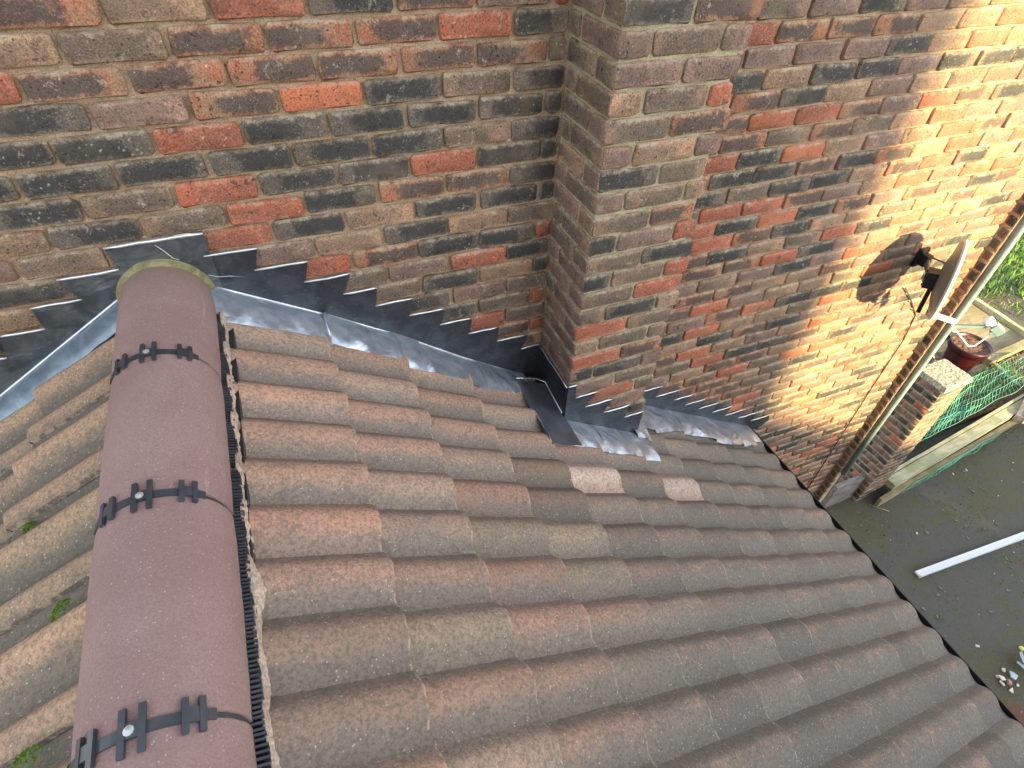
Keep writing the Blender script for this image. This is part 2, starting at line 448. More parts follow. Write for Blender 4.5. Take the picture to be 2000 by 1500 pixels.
# mortar bed: a gridded sheet, slightly uneven, 9 mm behind the brick faces
def sheet_xz(mb, x0, x1, z0, z1, y, dx, amp):
    nx = max(1, int((x1 - x0) / dx)); nz = max(1, int((z1 - z0) / dx))
    V = []
    for k in range(nz + 1):
        for i in range(nx + 1):
            x = x0 + (x1 - x0) * i / nx; z = z0 + (z1 - z0) * k / nz
            V.append((x, y + amp * noise.noise((x * 9, y, z * 13)), z))
    F = [(k * (nx + 1) + i, k * (nx + 1) + i + 1, (k + 1) * (nx + 1) + i + 1, (k + 1) * (nx + 1) + i) for k in range(nz) for i in range(nx)]
    mb.add(V, F, 0, None, True)
sheet_xz(mb, -2.9, 2.948, -4.75, 1.2, 0.0140, 0.035, 0.006)
mb.box(-2.9, 2.948, 0.02, 0.30, -4.75, 1.2)
mb.build('mortar', M_MORT, wall)

LEFT = {0: 'RPMDRTM', 1: 'DRMMMBT', 2: 'BMMMMMMR', 3: 'DBDOMPD', 4: 'DDDDDRDD', 5: 'DBDDDDDD', 6: 'DDRDDRBD',
        7: 'DMMDRBDT', 8: 'DDDTDRDB', 9: 'BTDTPM', 10: 'RDDMRR', 11: 'DRPB', 12: 'DTDB', 13: 'BPD', 14: 'RB', -1: 'DRDTRRO', 15: 'BR'}
ORANGE = [(1.128, -.56), (.917, -1.316), (1.391, -2.215), (1.97, -2.349), (2.011, -1.291), (.973, -.427), (1.086, -.861), (1.01, -1.597), (1.746, -1.848)]
cand = []
for n in range(-16, 64):
    z0 = -0.075 * n
    off = 0.048 if n % 2 else -0.0645
    # left section ends against the chimney at x = 0
    x = off if off < -0.01 else off - 0.225
    edges = [0.0]
    while x > -2.9:
        edges.append(x); x -= 0.225
    seq = LEFT.get(n)
    for i in range(len(edges) - 1):
        x1 = edges[i]; x0 = edges[i + 1]
        xb = x0 + 0.005; wdt = x1 - x0 - 0.0105
        if wdt < 0.03: continue
        if z0 < ROOFZ(x1) - 0.25 and z0 < ROOFZ(x0) - 0.25: continue
        if seq and i < len(seq): key = seq[i]
        else: key = R.choices('RMPBTD', (4, 6, 2, 2, 4, 6))[0]
        cand.append((xb, z0, wdt, key))
    # right of the chimney
    off = 0.0175 if n % 2 else 0.13
    x = off + 0.225 * 2
    while x - 0.225 > 0.44: x -= 0.225
    while x < 2.94:
        x1 = min(x + 0.225, 2.952)
        x0_ = max(x, 0.30)
        wdt = x1 - x0_ - 0.0105
        if wdt > 0.05 and not (x1 < 1.72 and z0 < ROOFZ(x1) - 0.12):
            key = R.choices('RMPBTD', (4, 5, 3, 4, 5, 7))[0]
            for ox, oz in ORANGE:
                if x0_ < ox < x1 and z0 < oz < z0 + 0.075: key = 'O'
            if x0_ > 1.75 and key == 'D' and R.random() < 0.45: key = R.choice('TBP')
            cand.append((x0_ + 0.005, z0, wdt, key))
        x += 0.225
def std(wd):
    for s_ in (0.2145, 0.102, 0.0535, 0.166):
        if abs(wd - s_) < 0.012: return s_
    return round(wd, 2)
rank = []
for c_ in cand:
    ctr = (c_[0] + c_[2] / 2, 0, c_[1] + 0.03)
    p_ = project(ctr)
    vis = inview(ctr) and not (0.0 < ctr[0] < 0.46)
    if vis and ctr[0] < 1.6 and c_[1] < ROOFZ(ctr[0]) - 0.07: vis = False
    rank.append((0 if vis else 1, (p_[2] if p_ else 99), c_))
rank.sort(key=lambda r: (r[0], r[1]))
st = Stuff()
for i, (nv, d_, (xb, z0, wd, key)) in enumerate(rank):
    s_ = std(wd); pr = proto(s_)
    m4 = (Matrix.Translation((xb + R.uniform(-.002, .002), R.uniform(-0.003, 0.002), z0 + 0.0052 + R.uniform(-.0015, .0015)))
          @ Matrix.Rotation(R.uniform(-.006, .006), 4, 'Y') @ Matrix.Rotation(R.uniform(-.008, .008), 4, 'Z') @ Matrix.Diagonal((wd / s_, 1, R.uniform(.97, 1.02), 1)))
    place_brick(pr, m4, key, wall, None if (nv == 0 and i < 300) else st)
st.build('brick_courses', wall)

# ------------------------------------------------------------------ chimney breast
DC = 0.29
chim = empty('chimney_breast', (0.21, -0.145, -2.2))
tag(chim, 'projecting brick chimney breast with greenish mortar, rising through the roof flashing', 'chimney')
mb = MB()
sheet_xz(mb, 0.006, 0.402, -2.3, 1.3, -DC + 0.0095, 0.035, 0.004)
mb.box(0.010, 0.400, -DC + 0.014, 0.012, -2.3, 1.3)
V = []
for k in range(91):
    for i in range(8):
        y = -DC + 0.006 + (DC) * i / 7; z = -2.3 + 0.04 * k
        V.append((0.0078 + 0.003 * noise.noise((3, y * 12, z * 12)), y, z))
mb.add(V, [(k * 8 + i, (k + 1) * 8 + i, (k + 1) * 8 + i + 1, k * 8 + i + 1) for k in range(90) for i in range(7)], 0, None, True)
mb.build('mortar', M_MORT2, chim)
CH = {0: 'DM', 1: 'PBP', 2: 'PP', 3: 'TBR', 4: 'BM', 5: 'PTP', 6: 'DB', 7: 'PBT', 8: 'BM', 9: 'DPR', 10: 'BD', 11: 'DBR', 12: 'BR', 13: 'BDT', 14: 'RB', 15: 'TBP'}
st = Stuff(); nind = 0
for n in range(-15, 29):
    z0 = -0.075 * n + 0.0052
    ind = -2 <= n <= 24
    if n % 2: xs = [(0, .102), (.1125, .327), (.338, .42 + R.uniform(-.012, .02))]
    else: xs = [(0, .2145), (.225, .41 + R.uniform(-.02, .03))]
    for i, (a, b) in enumerate(xs):
        seq = CH.get(n)
        key = seq[i] if seq and i < len(seq) else R.choices('BPDTRM', (7, 6, 3, 4, 1, 2))[0]
        s_ = std(b - a); pr = proto(s_)
        m4 = Matrix.Translation((a, -DC + R.uniform(-.002, .002), z0 + R.uniform(-.001, .001))) @ Matrix.Rotation(R.uniform(-.006, .006), 4, 'Y') @ Matrix.Diagonal(((b - a) / s_, 1, R.uniform(.98, 1.02), 1))
        place_brick(pr, m4, key, chim, None if ind else st)
    # left return, running from the front corner back to the wall
    if n % 2: ys = [(0.0, .2145), (.225, .288)]
    else: ys = [(0.0, .102), (.1125, .288)]
    for i, (a, b) in enumerate(ys):
        key = R.choices('BPT', (8, 5, 1))[0]
        s_ = std(b - a); pr = proto(s_)
        # local +x runs from the wall towards the front (-y); face looks to -x
        m4 = Matrix.Translation((R.uniform(-.001, .002), -DC + b + 0.0025, z0)) @ Matrix.Rotation(-math.pi / 2, 4, 'Z') @ Matrix.Diagonal(((b - a) / s_, 1, R.uniform(.98, 1.02), 1))
        place_brick(pr, m4, key, chim, None if ind else st)
st.build('brick_courses', chim)

# ------------------------------------------------------------------ tiled roof
TH = math.atan(0.62)
roof = empty('tiled_roof', (-1.3, -1.4, -2.5))
tag(roof, 'low gabled roof of weathered brown concrete roll tiles under a plum ridge', 'roof')
def tile_mesh(prof, width, rng, seg, nl=4, length=0.355):
    mb = MB()
    jt = [rng.uniform(-.0018, .0018) for _ in range(seg + 1)]
    sk = rng.uniform(-.004, .004)
    V = []; UV = []
    for a in range(nl + 1):
        u = -length * a / nl
        for i in range(seg + 1):
            tt = width * i / seg
            h = prof(tt)
            uu = u + (jt[i] + sk * (i / seg - .5) if a == 0 else 0)
            V.append((uu, tt, -0.041 + 0.032 * (1 + u / length) + h + 0.0012 * noise.noise((uu * 20 + rng.random() * 0, tt * 25, sk * 900))))
            UV.append((a / nl, h / 0.035))
    N = seg + 1
    F = [(a * N + i, a * N + i + 1, (a + 1) * N + i + 1, (a + 1) * N + i) for a in range(nl) for i in range(seg)]
    mb.add(V, F, 0, UV, True)
    # rounded nose and cut tail, 17 mm thick
    T = [V[i] for i in range(N)]
    b = mb.add(T + [(x + 0.0035, y, z - 0.0035) for x, y, z in T] + [(x + 0.003, y, z - 0.0255) for x, y, z in T] + [(x - .06, y, z - 0.027) for x, y, z in T],
               [(r * N + i + 1, r * N + i, (r + 1) * N + i, (r + 1) * N + i + 1) for r in range(3) for i in range(seg)], 0, [(0, min(1, UV[i][1] + .1)) for i in range(N)] * 4, False)
    for i in (0, seg):
        E_ = [V[a * N + i] for a in range(nl + 1)]
        L_ = len(E_)
        Fs = [(a, a + 1, L_ + a + 1, L_ + a) for a in range(L_ - 1)]
        if i == 0: Fs = [f[::-1] for f in Fs]
        mb.add(E_ + [(x, y, z - 0.016) for x, y, z in E_], Fs, 0, [(0, 0.2)] * (2 * L_))
    return mb.mesh('roof_tile', [TM[0]])
HR = 0.0235
def profR(s):      # s: from the wall-side edge towards the camera
    if s > 0.149: return -0.006 * min(1, (s - 0.149) / 0.006)
    s = max(0.0, 0.147 - s)
    if s < 0.046: return HR * math.sin(math.pi / 2 * s / 0.046) ** 1.2
    if s < 0.062: return HR
    return HR * (0.5 + 0.5 * math.cos(math.pi * min(1.0, (s - 0.062) / 0.070)))
def profL(s):
    a = 0.028 * math.exp(-((s - 0.045) / (0.056 if s < .045 else 0.026)) ** 2)
    k = (s - 0.205)
    b = 0.038 * math.exp(-(k / (0.052 if k < 0 else 0.030)) ** 2)
    return a + b
TR = [tile_mesh(profR, 0.159, R, 14) for _ in range(7)]
TL = [tile_mesh(profL, 0.2965, R, 22) for _ in range(5)]
def place_tile(me, mat, M):
    o = bpy.data.objects.new('roof_tile', me); COL.objects.link(o); o.parent = roof
    o.matrix_parent_inverse = Matrix.Translation(-roof.location)
    o.matrix_basis = M
    o.material_slots[0].link = 'OBJECT'; o.material_slots[0].material = mat
    return o
for i in range(0, 11):
    xt = -0.88 + 0.246 * i
    if i == 10: xt = 1.585
    for k in range(0, 18):
        # tile k has its crest at -.135-.147k ; spans crest+.045 .. crest-.102
        yc = -0.133 - 0.148 * k
        y0 = yc - 0.102
        if i >= 3 and i <= 4 and k <= 1 and False: continue
        if xt > 0.05 and xt < 0.5 and yc > -0.30 and xt - 0.246 < 0.42: continue
        ln = 1.0 if i else 0.97
        jx = R.uniform(-.005, .005); tw = R.uniform(-.007, .007); lift = R.uniform(-.001, .003)
        M = (Matrix.Translation((xt + jx, y0, ROOFZ(xt + jx) + lift)) @ Matrix.Rotation(math.atan((ROOFZ(xt - .246) - ROOFZ(xt)) / .246), 4, 'Y') @ Matrix.Rotation(tw, 4, 'Z') @ Matrix.Diagonal((ln, 1, 1, 1)))
        mat = R.choices(TM, (4, 3, 3, 3, .3, 1) if i < 3 else (3, 3, 3, 3, 1.0, 2.5))[0]
        if (i, k) in ((7, 0), (7, 1), (8, 1), (8, 2), (6, 2)): mat = TM[4]
        if (i, k) in ((4, 3), (6, 3)): mat = TM_PALE
        if (i, k) in ((3, 4), (3, 3)): mat = TM_DARK
        place_tile(R.choice(TR), mat, M)
for i in range(0, 6):
    xt = -1.725 - 0.246 * i
    for k in range(0, 9):
        yj = -0.305 - 0.2965 * k
        M = (Matrix.Translation((xt + R.uniform(-.004, .004), yj, ROOFZ(xt) + R.uniform(-.001, .002))) @ Matrix.Rotation(R.uniform(-.006, .006), 4, 'Z')
             @ Matrix.Rotation(-TH, 4, 'Y') @ Matrix.Diagonal((-1, 1, 1, 1)) @ Matrix.Diagonal((1.0 if i else .93, 1, 1, 1)))
        place_tile(R.choice(TL), R.choice(TM_LEFT), M)
# boarding below the tiles
mb = MB()
c_, s_ = math.cos(TH), math.sin(TH)
mb.add([(-1.3, -0.02, -0.775), (1.55, -0.02, -0.775 - 2.85 * .62), (1.55, -2.7, -0.775 - 2.85 * .62), (-1.3, -2.7, -0.775),
        (-1.3, -0.02, -0.855), (1.55, -0.02, -0.855 - 2.85 * .62), (1.55, -2.7, -0.855 - 2.85 * .62), (-1.3, -2.7, -0.855),
        (-3.2, -0.02, -0.775 - 1.9 * .62), (-3.2, -2.7, -0.775 - 1.9 * .62), (-3.2, -0.02, -0.855 - 1.9 * .62), (-3.2, -2.7, -0.855 - 1.9 * .62)],
       [(0, 3, 2, 1), (4, 5, 6, 7), (1, 2, 6, 5), (3, 7, 6, 2), (0, 8, 9, 3), (10, 4, 7, 11), (9, 8, 10, 11), (3, 9, 11, 7)])
mb.build('roof_deck', M_DARKW, roof)
# eaves: black comb filler and guard behind the last tile noses
mb = MB()
mb.obox((1.595, -1.33, ROOFZ(1.595) - 0.038), (0.006, 0, -0.0037), (0, 1.33, 0), (0, 0, 0.026))
mb.box(1.601, 1.606, -2.66, -0.0, ROOFZ(1.6) - 0.10, ROOFZ(1.6) + 0.017)
mb.build('eaves_guard', M_BLACK, roof)
mb = MB(); mb.box(1.56, 1.582, -2.66, -0.0, ROOFZ(1.58) - 0.24, ROOFZ(1.58) - 0.06)
mb.build('fascia_board', M_BLACK2, roof)
# extension walls carrying the roof
ext = empty('extension_wall', (0, -1.3, -4.75))
tag(ext, 'lower brick walls of the extension, hidden beneath the tiled eaves', 'wall')
mb = MB()
mb.add([(-3.0, -2.55, -4.75), (1.44, -2.55, -4.75), (1.44, -0.0, -4.75), (-3.0, -0.0, -4.75), (-3.0, -2.55, -1.95), (1.44, -2.55, -2.52), (1.44, -0.0, -2.52), (-3.0, -0.0, -1.95), (-1.3, -2.55, -0.83), (-1.3, 0, -0.83)],
       [(0, 1, 5, 8, 4), (1, 2, 6, 5), (2, 3, 7, 9, 6), (3, 0, 4, 7)])
mb.build('masonry', M_MORT, ext)

# ------------------------------------------------------------------ ridge
RX = lambda y: -1.31 - 0.021 * y
RZ, RR = -0.72, 0.127
def P_r(y, ang, r):
    a = math.radians(ang)
    return Vector((RX(y) + r * math.cos(a), y, RZ + r * math.sin(a)))
joints = [0.012, -0.443, -0.895, -1.329, -1.775, -2.22, -2.66]
for k in range(6):
    mb = MB(); ya = joints[k] - (0.0055 if k else 0.02); yb = joints[k + 1] + 0.0055
    nn = 30; ny = 6; V = []; UV = []
    for r_, dz in ((RR, 0), (RR - 0.016, 0)):
        for j in range(ny + 1):
            y = ya + (yb - ya) * j / ny
            for i in range(nn + 1):
                an = -8 + 196 * i / nn
                e = 0.0012 * noise.noise((an * .05, y * 12, r_ * 9 + k))
                ee = -0.002 if j in (0, ny) else 0
                V.append(P_r(y + (0.0016 * noise.noise((an * .2, k * 3.1, j)) if j in (0, ny) else 0), an, r_ + e + ee))
    N = nn + 1; O = N * (ny + 1)
    F = [(j * N + i, j * N + i + 1, (j + 1) * N + i + 1, (j + 1) * N + i) for j in range(ny) for i in range(nn)]
    F += [(O + j * N + i, O + (j + 1) * N + i, O + (j + 1) * N + i + 1, O + j * N + i + 1) for j in range(ny) for i in range(nn)]
    F += [(i, O + i, O + i + 1, i + 1) for i in range(nn)] + [(ny * N + i, ny * N + i + 1, O + ny * N + i + 1, O + ny * N + i) for i in range(nn)]
    F += [(j * N, (j + 1) * N, O + (j + 1) * N, O + j * N) for j in range(ny)] + [(j * N + nn, O + j * N + nn, O + (j + 1) * N + nn, (j + 1) * N + nn) for j in range(ny)]
    mb.add(V, F, 0, None, True)
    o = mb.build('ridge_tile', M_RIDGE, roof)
    o.data.set_sharp_from_angle(angle=math.radians(40))
# dry-ridge unions: strap in the gap, raised H clips, screw
def bar(mb, y0, y1, a0, a1, r0, r1):
    n_ = max(2, int(abs(a1 - a0) / 6) + 1); V = []
    for i in range(n_ + 1):
        an = a0 + (a1 - a0) * i / n_
        V += [P_r(y0, an, r0), P_r(y1, an, r0), P_r(y1, an, r1), P_r(y0, an, r1)]
    F = [(i * 4 + j, i * 4 + (j + 1) % 4, (i + 1) * 4 + (j + 1) % 4, (i + 1) * 4 + j) for i in range(n_) for j in range(4)]
    F += [(3, 2, 1, 0), (n_ * 4, n_ * 4 + 1, n_ * 4 + 2, n_ * 4 + 3)]
    mb.add(V, F)
for k, yj in enumerate(joints[1:6]):
    mb = MB()
    bar(mb, yj - 0.013, yj + 0.013, -6, 186, RR - 0.010, RR - 0.006)
    bar(mb, yj - 0.0085, yj + 0.0085, 40, 150, RR - 0.002, RR + 0.0015)
    for a in (122, 91, 56):
        big = a == 91
        hw = 0.034 if big else 0.026
        for b in ((-6.2, 5.4) if big else (-5.5, 5.0)):
            bar(mb, yj - hw, yj + hw, a + b - 2.1, a + b + 2.1, RR + 0.001, RR + 0.0075)
        bar(mb, yj - 0.011, yj + 0.011, a - 5, a + 5, RR + 0.001, RR + 0.0065)
    u = mb.build('ridge_union', M_BLACK2, roof)
    mb = MB(); cpt = P_r(yj, 92, RR + 0.0068)
    V = [cpt + Vector((0, 0, 0.0028))] + [cpt + Vector((0.0075 * math.cos(q * .628), 0.0075 * math.sin(q * .628), 0.0012)) for q in range(10)] + [cpt + Vector((0.0078 * math.cos(q * .628), 0.0078 * math.sin(q * .628), -0.001)) for q in range(10)]
    mb.add(V, [(0, 1 + q, 1 + (q + 1) % 10) for q in range(10)] + [(1 + q, 11 + q, 11 + (q + 1) % 10, 1 + (q + 1) % 10) for q in range(10)])
    sc_ = mb.build('screw', M_SCREW); sc_.parent = u
    sc_.matrix_parent_inverse = Matrix()
# comb filler along both feet of the ridge, and ragged mortar at the tile heads
mb = MB(); y = -0.10
while y > -2.5:
    x = RX(y) + RR
    mb.obox((x + 0.002 + R.uniform(-.003, .003), y, RZ - 0.026), (0.012, 0, -0.004), (0, 0.0021, 0), (0.002, 0, 0.013))
    y -= 0.0088 + R.uniform(-.0015, .0015) + (0.02 if R.random() < .02 else 0)
o = mb.build('comb_filler', M_BLACK2, roof); o['kind'] = 'stuff'
mb = MB(); mb.box(RX(-1.3) + RR - 0.03, RX(-1.3) + RR + 0.012, -2.6, -0.04, RZ - 0.07, RZ - 0.046)
mb.build('filler_base', M_BLACK, roof)
for side in (1, -1):
    mb = MB(); V = []; n_ = 420
    for i in range(n_ + 1):
        y = -0.115 - 2.4 * i / n_
        ph = ((-y - 0.09) % 0.147) / 0.147
        x = RX(y) + side * (RR + (0.012 if side > 0 else 0.0))
        wv = 0.002 + 0.007 * (0.5 + 0.5 * noise.noise((y * 17, side, 0))) + 0.028 * max(0, noise.noise((y * 8, 7, side)) - .1) + 0.005 * noise.noise((y * 70, 3, 0))
        zt = RZ - 0.022 if side > 0 else RZ - 0.02
        zz = profR(0.147 - ph * 0.147) if side > 0 else 0.02
        zc = ROOFZ(x) - 0.028 + zz + 0.012
        V += [(x - side * 0.004, y, zc - 0.004), (x, y, zc + 0.003), (x + side * wv * .7, y, zc - 0.001 - wv * .35), (x + side * (wv + 0.003), y, zc - 0.016 - wv * .6)]
    F = [(i * 4 + j, (i + 1) * 4 + j, (i + 1) * 4 + j + 1, i * 4 + j + 1) for i in range(n_) for j in range(3)]
    if side < 0: F = [f[::-1] for f in F]
    mb.add(V, F, 0, None, True)
    mb.build('mortar_bedding', tile_mat('bedding', (0.58, 0.45, 0.38), (0.48, 0.38, 0.31), 0.0, 1.5), roof)
# mossy mortar collar where the ridge meets the lead
t = NT('mossy_mortar')
n1 = t.noise(t.pos, 40, 4); n2 = t.noise(t.pos, 200, 3)
M_COLLAR = t.out(t.mix(t.step(n1, 0.35, 0.65), (0.16, 0.145, 0.07), (0.27, 0.25, 0.13)), 0.95, t.bump(n2, 0.8, 0.006))
mb = MB(); V = []; nn = 48
for i in range(nn + 1):
    an = -4 + 188 * i / nn
    g = 1 + 0.25 * noise.noise((an * .06, 2, 2))
    V += [P_r(-0.034, an, RR - 0.003), P_r(-0.030, an, RR + 0.005 * g), P_r(-0.018, an, RR + 0.008 * g), P_r(-0.002, an, RR + 0.011 * g)]
mb.add(V, [(i * 4 + j, i * 4 + j + 1, (i + 1) * 4 + j + 1, (i + 1) * 4 + j) for i in range(nn) for j in range(3)], 0, None, True)
mb.build('mortar_collar', M_COLLAR, roof)

# ------------------------------------------------------------------ lead flashings
def poly_plate(mb, pts, plane, off, th=0.003, mat=0, wave=0.0015):
    """flat plate from an outline; plane 'y' (pts are x,z, faces -y) or 'x' (pts are y,z, faces -x)"""
    import mathutils.geometry as mg
    P2 = [Vector((a, b, 0)) for a, b in pts]
    tris = mg.tessellate_polygon([P2])
    def P3(a, b, o):
        w_ = wave * noise.noise((a * 6, b * 6, 1.3))
        return (a, off + w_ + o, b) if plane == 'y' else (off + w_ + o, a, b)
    n_ = len(pts)
    V = [P3(a, b, 0) for a, b in pts] + [P3(a, b, th) for a, b in pts]
    ar = sum(pts[i][0] * pts[(i + 1) % n_][1] - pts[(i + 1) % n_][0] * pts[i][1] for i in range(n_))
    F = []
    for tr in tris:
        a, b, c = tr
        cr = (P2[b] - P2[a]).cross(P2[c] - P2[a]).z
        f = (a, b, c) if cr > 0 else (a, c, b)
        if plane == 'x': f = f[::-1]
        F.append(f)
    for i in range(n_):
        j = (i + 1) % n_
        f = (i, n_ + i, n_ + j, j)
        if (ar > 0) == (plane == 'y'): f = f[::-1]
        F.append(f)
    mb.add(V, F, mat)
def lip(mb, x0, x1, z, off, mat=1, plane='y', r=0.0040):
    """edge of the lead turned into the joint: small uneven rounded roll"""
    pts = []
    n_ = 7
    for i in range(n_):
        a = x0 + (x1 - x0) * i / (n_ - 1)
        w_ = 0.003 * noise.noise((a * 22, z * 9, 4)); w2 = 0.0032 * noise.noise((a * 15, z * 9, 9))
        pts.append((a, off - 0.003 + w_, z + w2) if plane == 'y' else (off - 0.003 + w_, a, z + w2))
    mb.tube(pts, [r * 0.7] + [r * (1 + .25 * noise.noise((p[0] * 30, p[2] * 30, 1))) for p in pts[1:-1]] + [r * .7], 6, mat)
def apron(mb, pts, rows=8, cols=40, ripple=0.004, mat=0, seed=0.0, lipr=0.0):
    """dressed strip: pts = list of (x, zinner, yin, yout, zouter)"""
    V = []
    n_ = cols
    def interp(f):
        s = f * (len(pts) - 1); i = min(int(s), len(pts) - 2); g = s - i
        return [pts[i][q] * (1 - g) + pts[i + 1][q] * g for q in range(5)]
    for c in range(n_ + 1):
        x, zi, yi, yo, zo = interp(c / n_)
        for r in range(rows + 1):
            g = r / rows
            y = yi + (yo - yi) * g
            z = zi + (zo - zi) * g + 0.010 * math.sin(math.pi * g) 
            fold = abs(noise.noise((x * 7 + y * 4, y * 3 + seed, 2.2)))
            z += ripple * (noise.noise((x * 9 + y * 6, y * 12 + seed, seed)) * 1.6 + 1.6 * math.exp(-(fold / 0.08) ** 2) * g)
            if r == rows: z -= 0.006
            V.append((x, y + (0.003 * noise.noise((x * 18, seed, 5)) if r == rows else 0), z))
    N = rows + 1
    F = [(c * N + r, c * N + r + 1, (c + 1) * N + r + 1, (c + 1) * N + r) for c in range(n_) for r in range(rows)]
    mb.add(V, F, mat, None, True)
    B = len(V)
    # underside edge so the sheet has a visible thickness at its free edges
    edge = [c * N + rows for c in range(n_ + 1)]
    E2 = [V[i] for i in edge]
    mb.add(E2 + [(x, y + 0.004, z - 0.007) for x, y, z in E2], [(i, n_ + 1 + i, n_ + 2 + i, i + 1) for i in range(n_)], mat)
    for c in (0, n_):
        E3 = [V[c * N + r] for r in range(N)]
        f = [(r, r + 1, N + r + 1, N + r) for r in range(rows)]
        if c == n_: f = [q[::-1] for q in f]
        mb.add(E3 + [(x, y, z - 0.006) for x, y, z in E3], f, mat)

lin = lambda a, b, n: [a + (b - a) * i / n for i in range(n + 1)]
def ttop(x):
    xt = -0.88
    while xt < x - 1e-6: xt += 0.246
    u = -(xt - x) / math.cos(TH)
    return -0.041 + 0.032 * (1 + u / 0.355) + HR + 0.0045
# A: right-hand slope between ridge and chimney
fA = empty('lead_flashing', (-0.6, -0.02, -1.1)); tag(fA, 'dark stepped lead flashing running down from the ridge to the inner chimney corner', 'flashing')
steps = [(8, -1.169, -1.020), (9, -1.044, -.883), (10, -.906, -.758), (11, -.79, -.676), (12, -.687, -.553), (13, -.568, -.430), (14, -.452, -.322), (15, -.335, -.204), (16, -.21, -.072), (17, -.095, -.001)]
def zfold(x):
    P_ = [(-1.30, -0.645), (-1.182, -.708), (-.86, -.903), (-.618, -1.062), (-.374, -1.245), (-.108, -1.425), (0.0, -1.47)]
    for (a, za), (b, zb) in zip(P_, P_[1:]):
        if x <= b: return za + (zb - za) * (x - a) / (b - a)
    return P_[-1][1]
top = []
for n, a, b in steps:
    top += [(a, -0.075 * n), (b, -0.075 * n)]
bot = [(0.0 - .001, zfold(0) - .01)] + [(x, zfold(x) - .01) for x in (-.108, -.374, -.618, -.86, -1.182)] + [(-1.20, -.72)]
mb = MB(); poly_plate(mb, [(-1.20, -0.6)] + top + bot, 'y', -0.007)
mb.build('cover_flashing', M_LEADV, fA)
for n, a, b in steps:
    mb = MB(); lip(mb, a - .004, b, -0.075 * n, -0.006); mb.m = [0] * len(mb.m)
    mb.build('turned_edge', M_LEADL, fA)
mb = MB(); mb.tube([(x, -.010, zfold(x) + .004) for x in lin(-1.17, -.09, 24)], .0032, 6); mb.build('crease_highlight', M_LEADL, fA)  # pale tube painting the highlight along the fold
# overlap seam of two cover sheets
mb = MB()
poly_plate(mb, [(-.79, -.836), (-.70, -.836), (-.712, -1.005), (-.79, -.955)], 'y', -0.0095, 0.002); mb.build('lap_sheet', M_LEADV, fA)
def apr(parent, xs, fin, yo, zo, name='apron_panel', cols=40, seed=0, ripple=0.004, yi=-0.008):
    mb = MB()
    pts = [(x, fin(x), yi, (yo(x) if callable(yo) else yo) - .012, ROOFZ(x) + ttop(x)) for x in xs]
    apron(mb, pts, 8, cols, ripple, 0, seed)
    return mb.build(name, M_LEADA, parent)
lin = lambda a, b, n: [a + (b - a) * i / n for i in range(n + 1)]
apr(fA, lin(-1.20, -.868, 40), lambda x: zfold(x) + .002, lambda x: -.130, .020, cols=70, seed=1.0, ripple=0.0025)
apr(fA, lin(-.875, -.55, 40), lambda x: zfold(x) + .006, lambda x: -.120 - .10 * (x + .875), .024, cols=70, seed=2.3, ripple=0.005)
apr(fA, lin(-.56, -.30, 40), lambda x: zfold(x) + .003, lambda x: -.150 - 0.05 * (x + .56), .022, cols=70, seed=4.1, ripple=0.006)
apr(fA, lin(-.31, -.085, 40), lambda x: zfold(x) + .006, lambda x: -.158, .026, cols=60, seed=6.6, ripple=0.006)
# crimped overlap at the first joint of the apron
mb = MB(); mb.tube([(-.868, -.004, zfold(-.868) + .008), (-.872, -.03, zfold(-.868) + .018), (-.874, -.07, ROOFZ(-.874) + .026), (-.872, -.118, ROOFZ(-.872) + .014)], [.005, .0065, .006, .004], 8)
mb.build('apron_lap', M_LEADA, fA)

# B: left slope and over the ridge
fB = empty('lead_flashing', (-1.6, -0.02, -0.9)); tag(fB, 'lead saddle and stepped flashing left of the ridge end, with wide blue grey apron', 'flashing')
stl = [(7, -1.41, -1.152), (8, -1.558, -1.401), (9, -1.658, -1.527), (10, -1.77, -1.656), (11, -1.90, -1.788), (12, -2.02, -1.905), (13, -2.14, -2.02), (14, -2.26, -2.14), (15, -2.38, -2.26)]
topl = []
for n, a, b in stl: topl += [(b, -0.075 * n + (0.008 if n == 7 else 0)), (a, -0.075 * n - (0.01 if n == 7 else 0))]
zl = lambda x: -0.615 + 0.615 * (x + 1.3)
botl = [(-2.40, zl(-2.40) - .01), (-1.9, zl(-1.9) - .01), (-1.45, zl(-1.45) - .01), (-1.30, -0.66), (-1.155, -0.72)]
mb = MB(); poly_plate(mb, topl + botl, 'y', -0.010, wave=0.004); mb.build('cover_flashing', lead_mat('lead_saddle', (0.10, 0.12, 0.14), (0.17, 0.195, 0.22), 0.36, 0.5, 0.5), fB)
for n, a, b in stl:
    mb = MB(); lip(mb, a, b, -0.075 * n, -0.008, r=0.004 if n > 7 else .005); mb.m = [0] * len(mb.m)
    mb.build('turned_edge', M_LEADL, fB)
mb = MB()
pts = [(x, zl(x) + .004, -0.008, -0.098, ROOFZ(x) + 0.012) for x in lin(-1.38, -2.4, 10)]
V = []
apron(mb, pts, 8, 70, 0.0025, 0, 9.0)
mb.f = [f[::-1] for f in mb.f]
mb.build('apron_panel', lead_mat('lead_wide_apron', (0.16, 0.21, 0.26), (0.24, 0.30, 0.36), 0.34, 0.5, 0.5, 0.6), fB)
mb = MB(); mb.tube([(x, -0.013, zl(x) + .007) for x in lin(-1.40, -2.4, 12)], 0.004, 6); mb.build('crease_highlight', M_LEADL, fB)  # bright line along the left fold: its highlight as a pale tube

